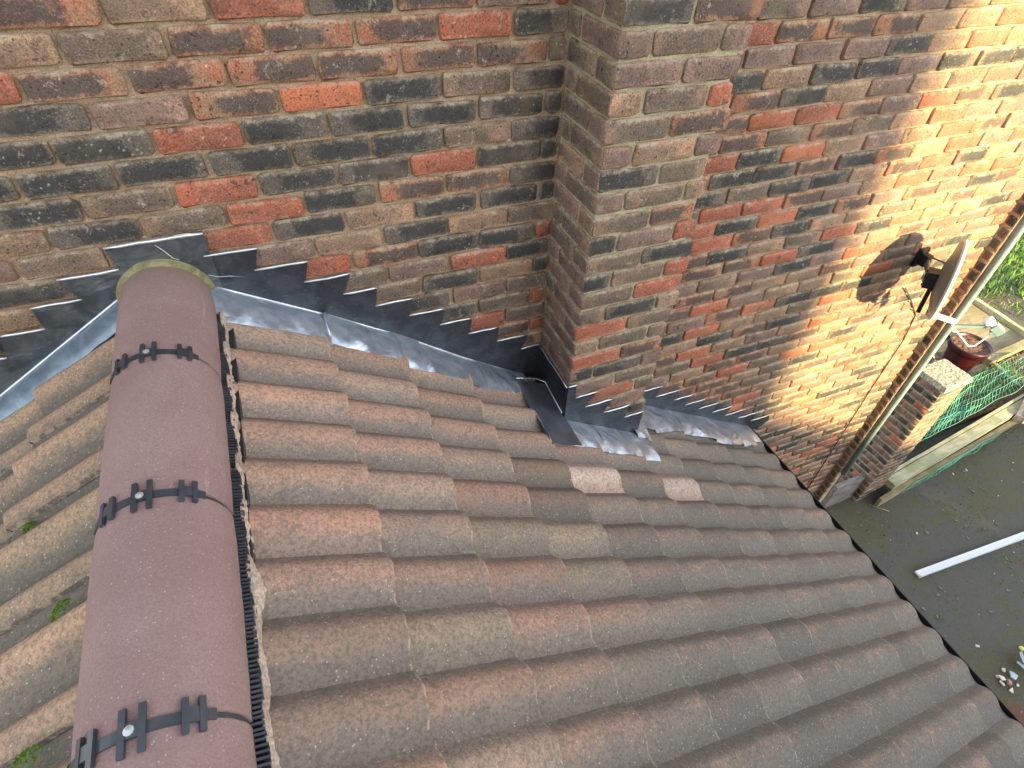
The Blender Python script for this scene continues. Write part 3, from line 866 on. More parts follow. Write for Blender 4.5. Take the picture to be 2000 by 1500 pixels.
# C: round the chimney
fC = empty('lead_flashing', (0.2, -0.3, -1.6)); tag(fC, 'lead flashing wrapped round the chimney foot, with dark side gutter and crumpled apron', 'flashing')
mb = MB()
poly_plate(mb, [(-.001, -1.283), (-DC - .004, -1.302), (-DC - .004, -1.66), (-0.001, -1.50)], 'x', -0.006, wave=0.001)
mb.build('side_flashing', M_LEADV, fC)
mb = MB(); lip(mb, -.001, -DC, -1.287, -0.005, plane='x', r=.0035); mb.m = [0] * len(mb.m); mb.build('turned_edge', M_LEADL, fC)
stc = [(17, -.006, .03), (18, .036, .137), (19, .092, .223), (20, .196, .330), (21, .317, .415)]
topc = []
for n, a, b in stc: topc += [(a, -0.075 * n), (b, -0.075 * n)]
mb = MB(); poly_plate(mb, topc + [(.418, -1.80), (.396, -1.742), (.13, -1.565), (-.004, -1.50), (-.006, -1.40)], 'y', -DC - 0.007); mb.build('cover_flashing', M_LEADV, fC)
for n, a, b in stc:
    mb = MB(); lip(mb, a - .002, b, -0.075 * n, -DC - 0.006, r=.0036); mb.m = [0] * len(mb.m)
    mb.build('turned_edge', M_LEADL, fC)
# side gutter base lying on the slope
mb = MB(); V = []; nx, ny = 10, 18
for i in range(nx + 1):
    for j in range(ny + 1):
        x = -0.155 + 0.150 * i / nx; y = -0.10 - 0.37 * j / ny
        z = ROOFZ(x) + 0.020 + 0.004 * noise.noise((x * 20, y * 9, 3)) + (0.012 * (i / nx) ** 3) + (0.02 * (1 - j / ny) ** 4)
        if i == 0: z -= 0.012
        V.append((x + 0.004 * noise.noise((y * 15, 1, i * .1)), y, z))
mb.add(V, [(i * (ny + 1) + j, (i + 1) * (ny + 1) + j, (i + 1) * (ny + 1) + j + 1, i * (ny + 1) + j + 1) for i in range(nx) for j in range(ny)], 0, None, True)
mb.f = [f[::-1] for f in mb.f]
mb.build('side_gutter', lead_mat('lead_gutter', (0.13, 0.14, 0.16), (0.17, 0.18, 0.20), 0.45, 0.6, 0.3), fC)
mb = MB(); mb.tube([(-.158, -.102, ROOFZ(-.158) + .042), (-.11, -.096, ROOFZ(-.11) + .052), (-.05, -.092, ROOFZ(-.05) + .06), (-.012, -.10, ROOFZ(-.01) + .062), (-.010, -.17, ROOFZ(-.01) + .048), (-.010, -.28, ROOFZ(-.01) + .036)], .0028, 6)
mb.build('folded_edge', M_LEADL, fC)
fcz = lambda x: -1.480 - 0.615 * x
def apc(x0, x1, seed, yo, zo=.012, rip=.006, cols=26):
    mb = MB(); apron(mb, [(x, fcz(x) + .004, -DC - .008, yo(x), ROOFZ(x) + ttop(x) + zo * .3) for x in lin(x0, x1, 30)], 8, cols * 2, rip * .6, 0, seed)
    mb.build('apron_panel', M_LEADA, fC)
apc(-.150, .16, 1.7, lambda x: -.452, .014)
apc(.148, .31, 3.9, lambda x: -.458, .022, .008)
apc(.30, .46, 5.2, lambda x: -.462, .016, .005)
mb = MB(); apron(mb, [(x, ROOFZ(x) + .034, -.20, -.335, ROOFZ(x) + .026) for x in lin(.40, .49, 4)], 8, 10, .009, 0, 7.7); mb.build('apron_tail', M_LEADA, fC)

# D: right of the chimney
fD = empty('lead_flashing', (1.2, -0.02, -2.2)); tag(fD, 'stepped lead flashing with pale crumpled apron, from the chimney down to the eaves', 'flashing')
sd = [(24, .60, .759), (25, .738, .893), (26, .878, 1.003), (27, .976, 1.115), (28, 1.092, 1.240), (29, 1.218, 1.369), (30, 1.344, 1.496), (31, 1.470, 1.624), (32, 1.60, 1.757)]
zd = lambda x: -1.925 - 0.575 * (x - .69) + (.0)
topd = []
for n, a, b in sd: topd += [(a, -0.075 * n + .01), (b, -0.075 * n + .01)]
mb = MB(); poly_plate(mb, [(.42, -1.76), (.42, -1.70)] + topd[:0] + [(.55, -1.72)] + topd + [(1.775, -2.455), (1.70, -2.515), (.69, zd(.69) - .01), (.42, -1.80)], 'y', -0.007); mb.build('cover_flashing', M_LEADV, fD)
for n, a, b in sd:
    mb = MB(); lip(mb, a - .002, b, -0.075 * n + .01, -0.006, r=.0036); mb.m = [0] * len(mb.m)
    mb.build('turned_edge', M_LEADL, fD)
for a, b, sdd, zz in ((.44, .875, 2.1, .018), (.87, 1.24, 4.4, .012), (1.23, 1.60, 8.3, .012)):
    mb = MB(); apron(mb, [(x, zd(x) + .004, -.008, -.215 + .02 * math.sin(x * 9) + (.03 if x > 1.5 else 0), ROOFZ(x) + ttop(x) + zz * .2) for x in lin(a, b, 40)], 9, 70, .0035, 0, sdd)
    mb.build('apron_panel', M_LEADA, fD)

# loose wire ends over the saddle
wr = empty('loose_wire', (-1.24, -0.03, -0.55)); tag(wr, 'thin loose wire hanging over the lead saddle above the ridge end', 'wire')
mb = MB()
mb.tube([(-1.285, -.012, -.538), (-1.27, -.016, -.555), (-1.25, -.03, -.578), (-1.235, -.035, -.584)], .0011, 5)
mb.tube([(-1.175, -.05, -.64), (-1.15, -.045, -.655), (-1.12, -.03, -.668), (-1.08, -.014, -.69)], .0011, 5)
for q in range(3):
    mb.tube([(-1.215 + .028 * math.cos(a * .5) + .004 * q, -.012, -.523 + (.004 + .001 * q) * math.sin(a * .5)) for a in range(14)], .0010, 5)
mb.build('strand', M_GALV, wr)

# ------------------------------------------------------------------ moss clumps on the left slope
t = NT('moss'); n1 = t.noise(t.pos, 60, 3)
M_MOSS = t.out(t.mix(n1, (0.07, 0.16, 0.012), (0.20, 0.34, 0.03)), 0.9)
def moss(cx, cy, rx, ry, label, ang):
    mb = MB(); cz = ROOFZ(cx) - 0.036
    for _ in range(420):
        a = R.uniform(0, 6.283); q = math.sqrt(R.random())
        lx = rx * q * math.cos(a); ly = ry * q * math.sin(a)
        x = cx + lx * math.cos(ang) - ly * math.sin(ang); y = cy + lx * math.sin(ang) + ly * math.cos(ang)
        z = ROOFZ(x) - 0.010 + 0.020 * (1 - q * q)
        d = Vector((R.uniform(-1, 1), R.uniform(-1, 1), R.uniform(.5, 1.6))).normalized() * R.uniform(.004, .009)
        s_ = Vector((R.uniform(-1, 1), R.uniform(-1, 1), 0)).normalized() * .0013
        b = Vector((x, y, z))
        mb.add([b - s_, b + s_, b + d], [(0, 1, 2)])
    o = mb.build('moss_clump', M_MOSS); tag(o, label, 'moss', 'moss clumps on the left slope')
moss(-1.652, -.649, .019, .012, 'small round green moss clump, highest of three on the left tiles', 0.4)
moss(-1.51, -.961, .026, .014, 'elongated moss clump midway down the left tiles beside the ridge', 0.9)
moss(-1.535, -1.222, .030, .020, 'largest bright moss clump at the bottom left of the tiles', 0.2)

# ------------------------------------------------------------------ right end of the wall: dark return, pipe, cable
ret = MB(); ret.box(2.955, 3.008, -0.058, 0.20, -4.75, 1.2)
V = []
nib = empty('brick_return', (3.0, -0.03, -4.75)); tag(nib, 'narrow shaded brick return at the right end of the house wall', 'wall')
ret.build('mortar', M_MORT, nib)
st = Stuff()
for n in range(-15, 63):
    pr = proto(0.0535)
    m4 = Matrix.Translation((2.951, 0.0 - .002, -0.075 * n + .005)) @ Matrix.Rotation(-math.pi / 2, 4, 'Z') @ Matrix.Diagonal((1.04, 1, 1, 1))
    place_brick(pr, m4, R.choices('BPD', (4, 3, 4))[0], nib, None if 8 <= n <= 50 else st)
st.build('brick_courses', nib)
pp = empty('downpipe', (3.0, -.092, -4.0)); tag(pp, 'slim pale grey vertical pipe at the shaded right edge of the wall', 'pipe')
mb = MB(); mb.tube([(2.984, -.084, 1.2), (2.984, -.084, -1.0), (2.984, -.083, -2.4), (2.984, -.080, -3.52)], .019, 14); mb.build('pipe', M_GREYP, pp)
mb = MB(); mb.tube([(2.36, -.02, -1.50), (2.50, -.010, -1.62), (2.66, -.009, -1.78), (2.708, -.009, -2.0), (2.71, -.009, -2.46), (2.722, -.009, -2.81), (2.745, -.009, -3.39), (2.755, -.009, -3.8), (2.76, -.009, -4.7)], .0042, 6)
o = mb.build('wall_cable', plain('cable_brown', (0.05, 0.03, 0.02), .6)); tag(o, 'thin dark cable clipped down the sunlit wall below the satellite dish', 'cable')

# ------------------------------------------------------------------ satellite dish
dish = empty('satellite_dish', (2.30, -0.01, -1.35)); tag(dish, 'grey satellite dish seen edge-on, on a black bracket on the sunlit wall', 'satellite dish')
C0 = Vector((2.18, -.28, -1.244))
az, el = math.radians(55), math.radians(5)
nD = Vector((math.cos(el) * math.cos(az), -math.cos(el) * math.sin(az), math.sin(el)))
uD = nD.cross(Vector((0, 0, 1))).normalized(); wD = uD.cross(nD)
rD = .205; dep = .045
mb = MB(); V = []; nr, na = 8, 44
for sgn, th in ((0, 0), (1, .0025)):
    for r in range(nr + 1):
        rr = rD * r / nr
        for a in range(na):
            t_ = 2 * math.pi * a / na
            V.append(C0 + rr * (math.cos(t_) * uD + 1.03 * math.sin(t_) * wD) + nD * (dep * (rr / rD) ** 2 - dep + th))
O = (nr + 1) * na
F = [(r * na + a, (r + 1) * na + a, (r + 1) * na + (a + 1) % na, r * na + (a + 1) % na) for r in range(nr) for a in range(na)]
F += [(O + f[0], O + f[3], O + f[2], O + f[1]) for f in F]
mb.add(V, F, 0, None, True); mb.build('reflector', M_DISH, dish)
mb = MB(); V = []
for a in range(na):
    t_ = 2 * math.pi * a / na; e = math.cos(t_) * uD + 1.03 * math.sin(t_) * wD
    c_ = C0 + rD * e
    V += [c_ - nD * .012 + e * .001, c_ + nD * .008 + e * .003, c_ + nD * .008 - e * .012, c_ - nD * .0 - e * .012]
mb.add(V, [(a * 4 + j, ((a + 1) % na) * 4 + j, ((a + 1) % na) * 4 + (j + 1) % 4, a * 4 + (j + 1) % 4) for a in range(na) for j in range(4)], 0, None, True)
mb.build('rim', M_DISHR, dish)
base = Vector((2.34, -.01, -1.292)); back = C0 - nD * (dep + .01)
mb = MB()
mb.obox(base + Vector((0, .0, 0)), (.035, 0, 0), (0, .008, 0), (0, 0, .055))
mb.obox(base + Vector((0, -.028, -.0)), (.022, 0, 0), (0, .024, 0), (0, 0, .032))
for dx, dz in ((-.024, .042), (.024, .042), (-.024, -.042), (.024, -.042)):
    mb.tube([base + Vector((dx, -.006, dz)), base + Vector((dx, -.016, dz))], .006, 6)
mb.build('wall_plate', M_BRKT, dish)
arm = [base + Vector((0, -.04, 0)), base + Vector((-.035, -.10, -.03)), back + Vector((0.03, .06, -.05)), back + Vector((0.015, .035, -.02))]
mb = MB(); mb.tube(arm, .015, 10); mb.build('mast', M_GALV, dish)
mb = MB()
mb.obox(back + Vector((0, .01, -.01)), nD * .030, uD * .035, wD * .045)
mb.obox(back + wD * -.02 - nD * .02, nD * .022, uD * .048, wD * .018)
mb.obox(back + wD * -.115 + nD * .004, nD * .010, uD * .013, wD * .095)
for q in range(5): mb.tube([back - nD * .045 + uD * (-.02 + .01 * q) + wD * (.02 - .015 * q), back - nD * .03 + uD * (-.02 + .01 * q) + wD * (.02 - .015 * q)], .007, 6)
mb.build('clamp', M_BRKT, dish)
mb = MB()
for q, o3 in enumerate(((.02, -.014), (-.016, .008), (.022, .022))): mb.tube([back - nD * .048 + uD * o3[0] + wD * o3[1], back - nD * .056 + uD * o3[0] + wD * o3[1]], .0055, 6)
mb.build('bolt', M_GALV, dish)
foot = C0 - wD * rD * .97 - nD * .01
lnb = foot + nD * .27 + wD * .03 
a2 = foot + nD * .13 - wD * .012
mb = MB(); 
mb.obox((foot + a2) / 2 - wD * .004, (a2 - foot) / 2 * 1.1, uD * .012, wD * .011); mb.build('arm', M_DISHR, dish)
mb = MB(); mb.obox((a2 + lnb) / 2 - wD * .03, (lnb - a2) / 2 * 1.0, uD * .007, wD * .007); mb.build('arm_tip', M_GREYP, dish)
ld = (C0 - lnb).normalized()
mb = MB(); mb.tube([lnb + ld * .026, lnb + ld * .02, lnb - ld * .005], [.020, .026, .024], 16); mb.tube([lnb - ld * .005, lnb - ld * .03], .016, 12); lb = mb.build('lnb_horn', M_WHITE, dish)
lz = ld.cross(uD).normalized()
mb = MB(); mb.obox(lnb - ld * .055, ld * .026, uD * .022, lz * .018); mb.obox(lnb - ld * .06 - lz * .026, ld * .014, uD * .02, lz * .009); mb.build('lnb_body', M_GREYP, dish)
mb = MB(); 
e_ = lnb - ld * .06 - lz * .036
mb.tube([e_, e_ + Vector((-.02, 0, -.03)), e_ + Vector((-.07, 0, -.065)), e_ + Vector((-.12, .0, -.055)), a2 + Vector((.005, 0, -.03)), a2], .0035, 6)
mb.build('lnb_cable', M_WHITE, dish)
mb = MB(); mb.tube([base + Vector((.02, -.05, .02)), base + Vector((.02, -.12, .03)), base + Vector((-.02, -.18, -.02)), back + Vector((.02, 0, .0))], .0045, 6); mb.build('feed_cable', M_BLACK, dish)

# ------------------------------------------------------------------ ground
t = NT('yard_ground')
n1 = t.noise(t.pos, 1.6, 5, 0.65, 0.3); n2 = t.noise(t.pos, 9, 5, 0.75); n3 = t.noise(t.pos, 55, 4, 0.8)
c = t.mix(t.step(n1, 0.42, 0.6), (0.105, 0.10, 0.09), (0.105, 0.10, 0.062))
c = t.mix(t.step(n2, 0.5, 0.68, 0, 0.7), c, (0.085, 0.10, 0.032))
c = t.mix(t.step(n3, 0.56, 0.68, 0, 0.5), c, (0.16, 0.15, 0.115))
c = t.mix(t.step(n3, 0.3, 0.44, 0.6, 0.0), c, (0.014, 0.014, 0.012))
gp = t.sep(t.pos)
# trodden pale streak and a brown damp patch
dd = t.math('ABSOLUTE', t.math('SUBTRACT', t.math('ADD', gp[0], t.math('MULTIPLY', gp[1], 0.38)), 4.93))
c = t.mix(t.math('MULTIPLY', t.step(t.math('ADD', dd, t.math('MULTIPLY', n2, 0.9)), 0.35, 0.65, 1, 0), 0.4), c, (0.17, 0.155, 0.12))
vm = t.n('ShaderNodeVectorMath', operation='DISTANCE'); t.L(t.pos, vm.inputs[0]); vm.inputs[1].default_value = (3.55, -2.12, -4.75)
c = t.mix(t.math('MULTIPLY', t.step(t.math('ADD', vm.outputs['Value'], t.math('MULTIPLY', n2, 0.3)), 0.36, 0.52, 1, 0), 0.85), c, (0.17, 0.075, 0.045))
M_GROUND = t.out(c, 0.92, t.bump(t.math('ADD', n2, n3), 0.8, 0.02), spec=0.3)
mb = MB(); S_ = 220
mb.add([(-S_, -S_, -4.75), (S_, -S_, -4.75), (S_, S_, -4.75), (-S_, S_, -4.75)], [(0, 1, 2, 3)])
o = mb.build('ground', M_GROUND); o['kind'] = 'structure'
# weeds and crumbs on the yard
def in_poly(x, y, P_):
    c = False
    for i in range(len(P_)):
        (x1, y1), (x2, y2) = P_[i], P_[i - 1]
        if (y1 > y) != (y2 > y) and x < (x2 - x1) * (y - y1) / (y2 - y1) + x1: c = not c
    return c
def leaf(mb, b, d, s_, mat=0): mb.add([b - s_, b + s_, b + d], [(0, 1, 2)], mat)
M_GR = [plain('grass_bright', (0.13, 0.29, 0.035), .7, var=.4, sc=3), plain('grass_deep', (0.05, 0.13, 0.02), .7, var=.4, sc=3), plain('dead_leaf', (0.16, 0.12, 0.06), .8, var=.5, sc=5)]
mb = MB()
for _ in range(26000):
    x = R.uniform(8.7, 15.5); y = R.uniform(1.0, 6.5)
    edge = 8.75 + (2.35 - y) * 0.35 if y < 2.35 else 8.2
    if x < edge + .05: continue
    nn_ = noise.noise((x * .9, y * .9, 0))
    q = R.random()
    bed = x < edge + 0.8
    if bed and q < .55: continue
    m_ = 2 if bed and R.random() < .6 else (0 if nn_ + R.uniform(-.3, .3) > -.1 else 1)
    hgt = R.uniform(.05, .14) * (.5 if m_ == 2 else 1)
    leaf(mb, Vector((x, y, -4.75)), Vector((R.uniform(-.06, .06), R.uniform(-.06, .06), hgt)), Vector((R.uniform(-1, 1), R.uniform(-1, 1), 0)).normalized() * R.uniform(.006, .014), m_)
o = mb.build('lawn', M_GR); o['kind'] = 'stuff'; o['label'] = 'bright rough grass and dead leaves beyond the garden boards'; o['category'] = 'grass'
mb = MB()
for _ in range(5200):
    x = R.uniform(3.2, 7.5); y = R.uniform(-2.8, .9)
    n_ = noise.noise((x * 1.7, y * 1.7, 4)) + noise.noise((x * 6, y * 6, 1)) * .5
    if n_ < .12: continue
    leaf(mb, Vector((x, y, -4.75)), Vector((R.uniform(-.02, .02), R.uniform(-.02, .02), R.uniform(.004, .022))), Vector((R.uniform(-1, 1), R.uniform(-1, 1), 0)).normalized() * R.uniform(.003, .008), 1 if R.random() < .75 else 0)
o = mb.build('weeds', [M_GR[0], plain('moss_dull', (0.055, 0.075, 0.02), .9, var=.4)]); o['kind'] = 'stuff'; o['label'] = 'sparse low moss and weeds over the dark yard'; o['category'] = 'weeds'
mb = MB()
for _ in range(420):
    x = R.uniform(3.1, 7.5); y = R.uniform(-3.0, .6); s_ = R.uniform(.004, .016)
    a = R.uniform(0, 3)
    mb.obox((x, y, -4.75 + s_ * .3), (s_ * math.cos(a), s_ * math.sin(a), 0), (-s_ * .6 * math.sin(a), s_ * .6 * math.cos(a), 0), (0, 0, s_ * .35), R.choice((0, 0, 0, 1, 2)))
o = mb.build('crumbs', [plain('crumb_grey', (.16, .155, .14)), plain('crumb_pale', (.55, .52, .45)), plain('crumb_brown', (.12, .08, .05))]); o['kind'] = 'stuff'; o['label'] = 'scattered crumbs and grit across the dark yard'; o['category'] = 'grit'

# ------------------------------------------------------------------ brick pier with roughcast cap
pier = empty('garden_pier', (4.25, .25, -4.75)); tag(pier, 'short brick garden pier with mottled concrete cap beside the plant pot', 'pier')
ang = math.atan2(.448 - .376, .367)
PM = Matrix.Translation((4.045, .10, 0)) @ Matrix.Rotation(.05, 4, 'Z')
mb = MB(); mb.box(.008, .335, .010, .262, -4.75, -3.05)
mb.v = [tuple(PM @ Vector(v)) for v in mb.v]; mb.build('mortar', M_MORT, pier)
mb = MB(); V = []
nx_, ny_ = 14, 11
for k_, (z_, gr) in enumerate(((-3.0, 0.0), (-3.052, .012))):
    for i in range(nx_ + 1):
        for j in range(ny_ + 1):
            V.append(PM @ Vector((-.004 - gr + (.352 + 2 * gr) * i / nx_ + .006 * noise.noise((j * .9, k_, i * .3)), -.004 - gr + (.278 + 2 * gr) * j / ny_ + .006 * noise.noise((i * .9, 5, k_)), z_ + (.008 * noise.noise((i * .7, j * .7, 2)) if k_ == 0 else 0))))
N_ = ny_ + 1; O = (nx_ + 1) * N_
F = [(i * N_ + j, (i + 1) * N_ + j, (i + 1) * N_ + j + 1, i * N_ + j + 1) for i in range(nx_) for j in range(ny_)]
F += [tuple(O + q for q in f[::-1]) for f in F]
F += [(i * N_, O + i * N_, O + (i + 1) * N_, (i + 1) * N_) for i in range(nx_)] + [(i * N_ + ny_, (i + 1) * N_ + ny_, O + (i + 1) * N_ + ny_, O + i * N_ + ny_) for i in range(nx_)]
F += [(j, j + 1, O + j + 1, O + j) for j in range(ny_)] + [(nx_ * N_ + j, O + nx_ * N_ + j, O + nx_ * N_ + j + 1, nx_ * N_ + j + 1) for j in range(ny_)]
mb.add(V, F, 0, None, False); mb.build('cap', M_CAP, pier)
for n in range(22):
    z0 = -3.058 - 0.075 * (n + 1) + .004
    segs = [(0, .13), (.14, .27)] if n % 2 else [(0, .065), (.075, .205), (.215, .27)]
    for a, b in segs:      # shaded face, looking to -x
        s_ = std(b - a)
        m4 = PM @ Matrix.Translation((0, b, z0)) @ Matrix.Rotation(-math.pi / 2, 4, 'Z') @ Matrix.Diagonal(((b - a) / s_, 1, 1, 1))
        place_brick(proto(s_), m4, R.choices('RBPD', (1, 4, 3, 4))[0], pier)
    segs = [(0, .102), (.112, .343)] if n % 2 else [(0, .214), (.224, .343)]
    for a, b in segs:      # face looking to -y
        s_ = std(b - a)
        m4 = PM @ Matrix.Translation((a, 0, z0)) @ Matrix.Diagonal(((b - a) / s_, 1, 1, 1))
        place_brick(proto(s_), m4, R.choices('PBD', (4, 4, 2))[0], pier)

# ------------------------------------------------------------------ boards, beds, pot, net
def board(name, label, cat, a, b, th, z0, z1, mat, top=None, group=None):
    """board standing on edge between plan points a and b"""
    a = Vector((a[0], a[1], 0)); b = Vector((b[0], b[1], 0)); d = (b - a); nrm = Vector((-d.y, d.x, 0)).normalized() * th
    mb = MB(); n_ = 8; V = []
    for i in range(n_ + 1):
        p_ = a + d * i / n_; w_ = nrm.normalized() * .004 * noise.noise((i * .9, z0, a.x)); dz = .006 * noise.noise((i * 1.3, 3, a.y))
        V += [p_ + w_ + Vector((0, 0, z0)), p_ + w_ + Vector((0, 0, z1 + dz)), p_ + w_ + nrm + Vector((0, 0, z1 + dz)), p_ + w_ + nrm + Vector((0, 0, z0))]
    F = [(i * 4 + j, i * 4 + (j + 1) % 4, (i + 1) * 4 + (j + 1) % 4, (i + 1) * 4 + j) for i in range(n_) for j in range(4)] + [(3, 2, 1, 0), (n_ * 4, n_ * 4 + 1, n_ * 4 + 2, n_ * 4 + 3)]
    F = [f[::-1] for f in F]
    mb.add(V, F)
    o = mb.build(name, mat); tag(o, label, cat, group)
    return o
board('weathered_plank', 'rough grey weathered plank on edge between wall corner and pier', 'plank', (3.64, .16), (4.50, .185), .045, -4.75, -4.37, M_WOODG)
bed = empty('raised_bed', (5.5, .2, -4.75)); tag(bed, 'long timber garden bed edging running right from the pier, draped with net', 'garden bed')
def bpart(name, a, b, th, z0, z1, mat, parent):
    o = board(name, None, None, a, b, th, z0, z1, mat); o.parent = parent; o.matrix_parent_inverse = Matrix.Translation(-parent.location)
    return o
bpart('side_board', (4.20, -.03), (7.6, .36), .035, -4.75, -4.60, M_WOOD, bed)
bpart('top_rail', (4.40, .03), (7.6, .42), .11, -4.60, -4.52, M_WOODL, bed)
bpart('back_rail', (4.42, .15), (7.6, .54), .03, -4.60, -4.505, M_WOODL, bed)
mb = MB(); mb.box(4.6, 7.6, .52, 1.05, -4.75, -4.66); mb.build('soil', M_SOIL, bed)
pst = MB(); pst.obox((7.02, .40, -4.52), Vector((.36, .155, .02)), Vector((-.018, .04, 0)), (0, 0, .05)); o = pst.build('leaning_post', M_WOODG); tag(o, 'grey squared post lying diagonally across the bed edging', 'post')
pst = MB(); pst.obox((7.06, .33, -4.50), Vector((.36, .155, .02)), Vector((-.010, .022, 0)), (0, 0, .05)); o = pst.build('white_strip', M_WHITE); tag(o, 'thin white strip alongside the grey post on the bed edging', 'strip')
pan = empty('timber_tray', (8.1, 1.8, -4.75)); tag(pan, 'square green stained timber tray with raised battens behind the plant pot', 'planter')
cr = [(8.65, 2.30), (8.60, 1.36), (7.62, 1.24), (7.66, 2.25)]
mb = MB(); mb.add([(x, y, -4.70) for x, y in cr] + [(x, y, -4.75) for x, y in cr], [(0, 3, 2, 1), (0, 1, 5, 4), (1, 2, 6, 5), (2, 3, 7, 6), (3, 0, 4, 7)]); mb.build('panel', M_WOOD, pan)
for i in range(4):
    bpart('batten', cr[i], cr[(i + 1) % 4], .075, -4.70, -4.63, M_WOODL, pan)
pan2 = empty('small_planter', (7.6, 1.0, -4.75)); tag(pan2, 'smaller mossy timber frame in front of the square tray', 'planter')
cr2 = [(7.55, 1.22), (7.42, .72), (6.9, .70), (7.0, 1.2)]
mb = MB(); mb.add([(x, y, -4.71) for x, y in cr2] + [(x, y, -4.75) for x, y in cr2], [(0, 3, 2, 1), (0, 1, 5, 4), (1, 2, 6, 5), (2, 3, 7, 6), (3, 0, 4, 7)]); mb.build('panel', M_WOOD, pan2)
bpart('batten', cr2[0], cr2[1], .06, -4.71, -4.65, M_WOODL, pan2)
bpart('batten', (7.5, 1.15), (8.9, 1.28), .10, -4.71, -4.62, M_WOOD, pan2)
mb = MB()
for _ in range(1500):
    x = R.uniform(7.5, 9.2); y = R.uniform(.75, 1.22)
    a = R.uniform(0, 6.3); l = R.uniform(.012, .035)
    d = Vector((math.cos(a) * l, math.sin(a) * l, R.uniform(-.4, .6) * l)); s_ = Vector((-math.sin(a), math.cos(a), R.uniform(-.4, .4))) * l * .45
    b = Vector((x, y, -4.74 + R.uniform(0, .03)))
    mb.add([b - d, b - s_, b + d, b + s_], [(0, 1, 2, 3)])
o = mb.build('leaf_litter', plain('litter', (.16, .075, .045), .9, var=.6, sc=12)); o['kind'] = 'stuff'; o['label'] = 'reddish brown leaf litter between the tray and the green net'; o['category'] = 'leaf litter'

pot = empty('plant_pot', (7.05, 1.3, -4.70)); tag(pot, 'large dark plum plastic plant pot holding bare brown soil', 'plant pot')
pc = Vector((7.03, 1.31, 0)); R1 = .245
def ring(r, z, n_=36): return [pc + Vector((r * math.cos(6.28318 * i / n_), r * math.sin(6.28318 * i / n_), z)) for i in range(n_)]
prof_ = [(.165, -4.70), (.215, -4.42), (.222, -4.40), (.238, -4.398), (.245, -4.33), (.250, -4.305), (.244, -4.298), (.230, -4.30), (.224, -4.36)]
mb = MB(); V = []
for r_, z_ in prof_: V += ring(r_, z_)
F = [(k * 36 + i, k * 36 + (i + 1) % 36, (k + 1) * 36 + (i + 1) % 36, (k + 1) * 36 + i) for k in range(len(prof_) - 1) for i in range(36)]
mb.add(V, F, 0, None, True); mb.build('pot_body', M_POT, pot)
mb = MB(); V = [pc + Vector((0, 0, -4.335))]
for k in range(1, 9):
    for i, q in enumerate(ring(.028 * k, -4.335)):
        V.append(q + Vector((0, 0, .018 * noise.noise((q.x * 22, q.y * 22, 1)))))
F = [(0, 1 + i, 1 + (i + 1) % 36) for i in range(36)] + [(1 + k * 36 + i, 1 + (k + 1) * 36 + i, 1 + (k + 1) * 36 + (i + 1) % 36, 1 + k * 36 + (i + 1) % 36) for k in range(7) for i in range(36)]
mb.add(V, F, 0, None, False); mb.build('soil', M_SOIL, pot)
mb = MB()
for _ in range(60):
    x = 6.62 + R.uniform(-.14, .14); y = 1.42 + R.uniform(-.1, .12)
    a = R.uniform(0, 6.3); l = R.uniform(.02, .05)
    d = Vector((math.cos(a) * l, math.sin(a) * l, R.uniform(-.5, .9) * l)); s_ = Vector((-math.sin(a), math.cos(a), .2)) * l * .5
    b = Vector((x, y, -4.62 + R.uniform(-.1, .1)))
    mb.add([b - d, b - s_, b + d, b + s_], [(0, 1, 2, 3)])
o = mb.build('dead_plant', plain('dead_plant', (.30, .16, .10), .9, var=.6, sc=20)); o['kind'] = 'stuff'; o['label'] = 'shrivelled brown leaves heaped between the pipe and the plum pot'; o['category'] = 'dead plant'

# netting: knotted square mesh over the bed, real strands
def net(mb, corners, nu, nv, r, zf):
    c0, c1, c2, c3 = [Vector(c) for c in corners]
    def P_(u, v):
        p_ = (c0 * (1 - u) + c1 * u) * (1 - v) + (c3 * (1 - u) + c2 * u) * v
        return p_ + Vector((.03 * noise.noise((u * 9, v * 7, 1)), .03 * noise.noise((u * 7, v * 9, 5)), zf * noise.noise((u * 6, v * 5, 8))))
    for i in range(nu + 1): mb.tube([P_(i / nu, j / nv) for j in range(nv + 1)], r, 3, cap=False)
    for j in range(nv + 1): mb.tube([P_(i / nu, j / nv) for i in range(nu + 1)], r, 3, cap=False)
mb = MB()
net(mb, [(4.95, .36, -4.50), (7.5, .62, -4.47), (8.2, 1.12, -4.60), (6.0, .86, -4.45)], 34, 7, .0034, .05)
net(mb, [(5.0, .42, -4.56), (6.3, .56, -4.56), (6.5, .68, -4.66), (5.3, .62, -4.60)], 40, 6, .0034, .10)
net(mb, [(4.6, .0, -4.73), (6.3, .19, -4.73), (6.35, .19, -4.60), (4.75, .02, -4.60)], 26, 3, .0036, .01)
o = mb.build('garden_net', M_NET); tag(o, 'green plastic garden netting bunched over the timber bed', 'netting')
mb = MB()
for _ in range(2600):
    u = R.random(); x = 4.8 + 2.9 * u; y = .42 + .1 * (x - 4.8) + R.uniform(0, .42)
    leaf(mb, Vector((x, y, -4.70)), Vector((R.uniform(-.05, .05), R.uniform(-.05, .05), R.uniform(.03, .14))), Vector((R.uniform(-1, 1), R.uniform(-1, 1), 0)).normalized() * R.uniform(.004, .009), 0 if R.random() < .4 else 1)
o = mb.build('bed_grass', M_GR[:2]); o['kind'] = 'stuff'; o['label'] = 'rank grass growing up through the green netting'; o['category'] = 'grass'

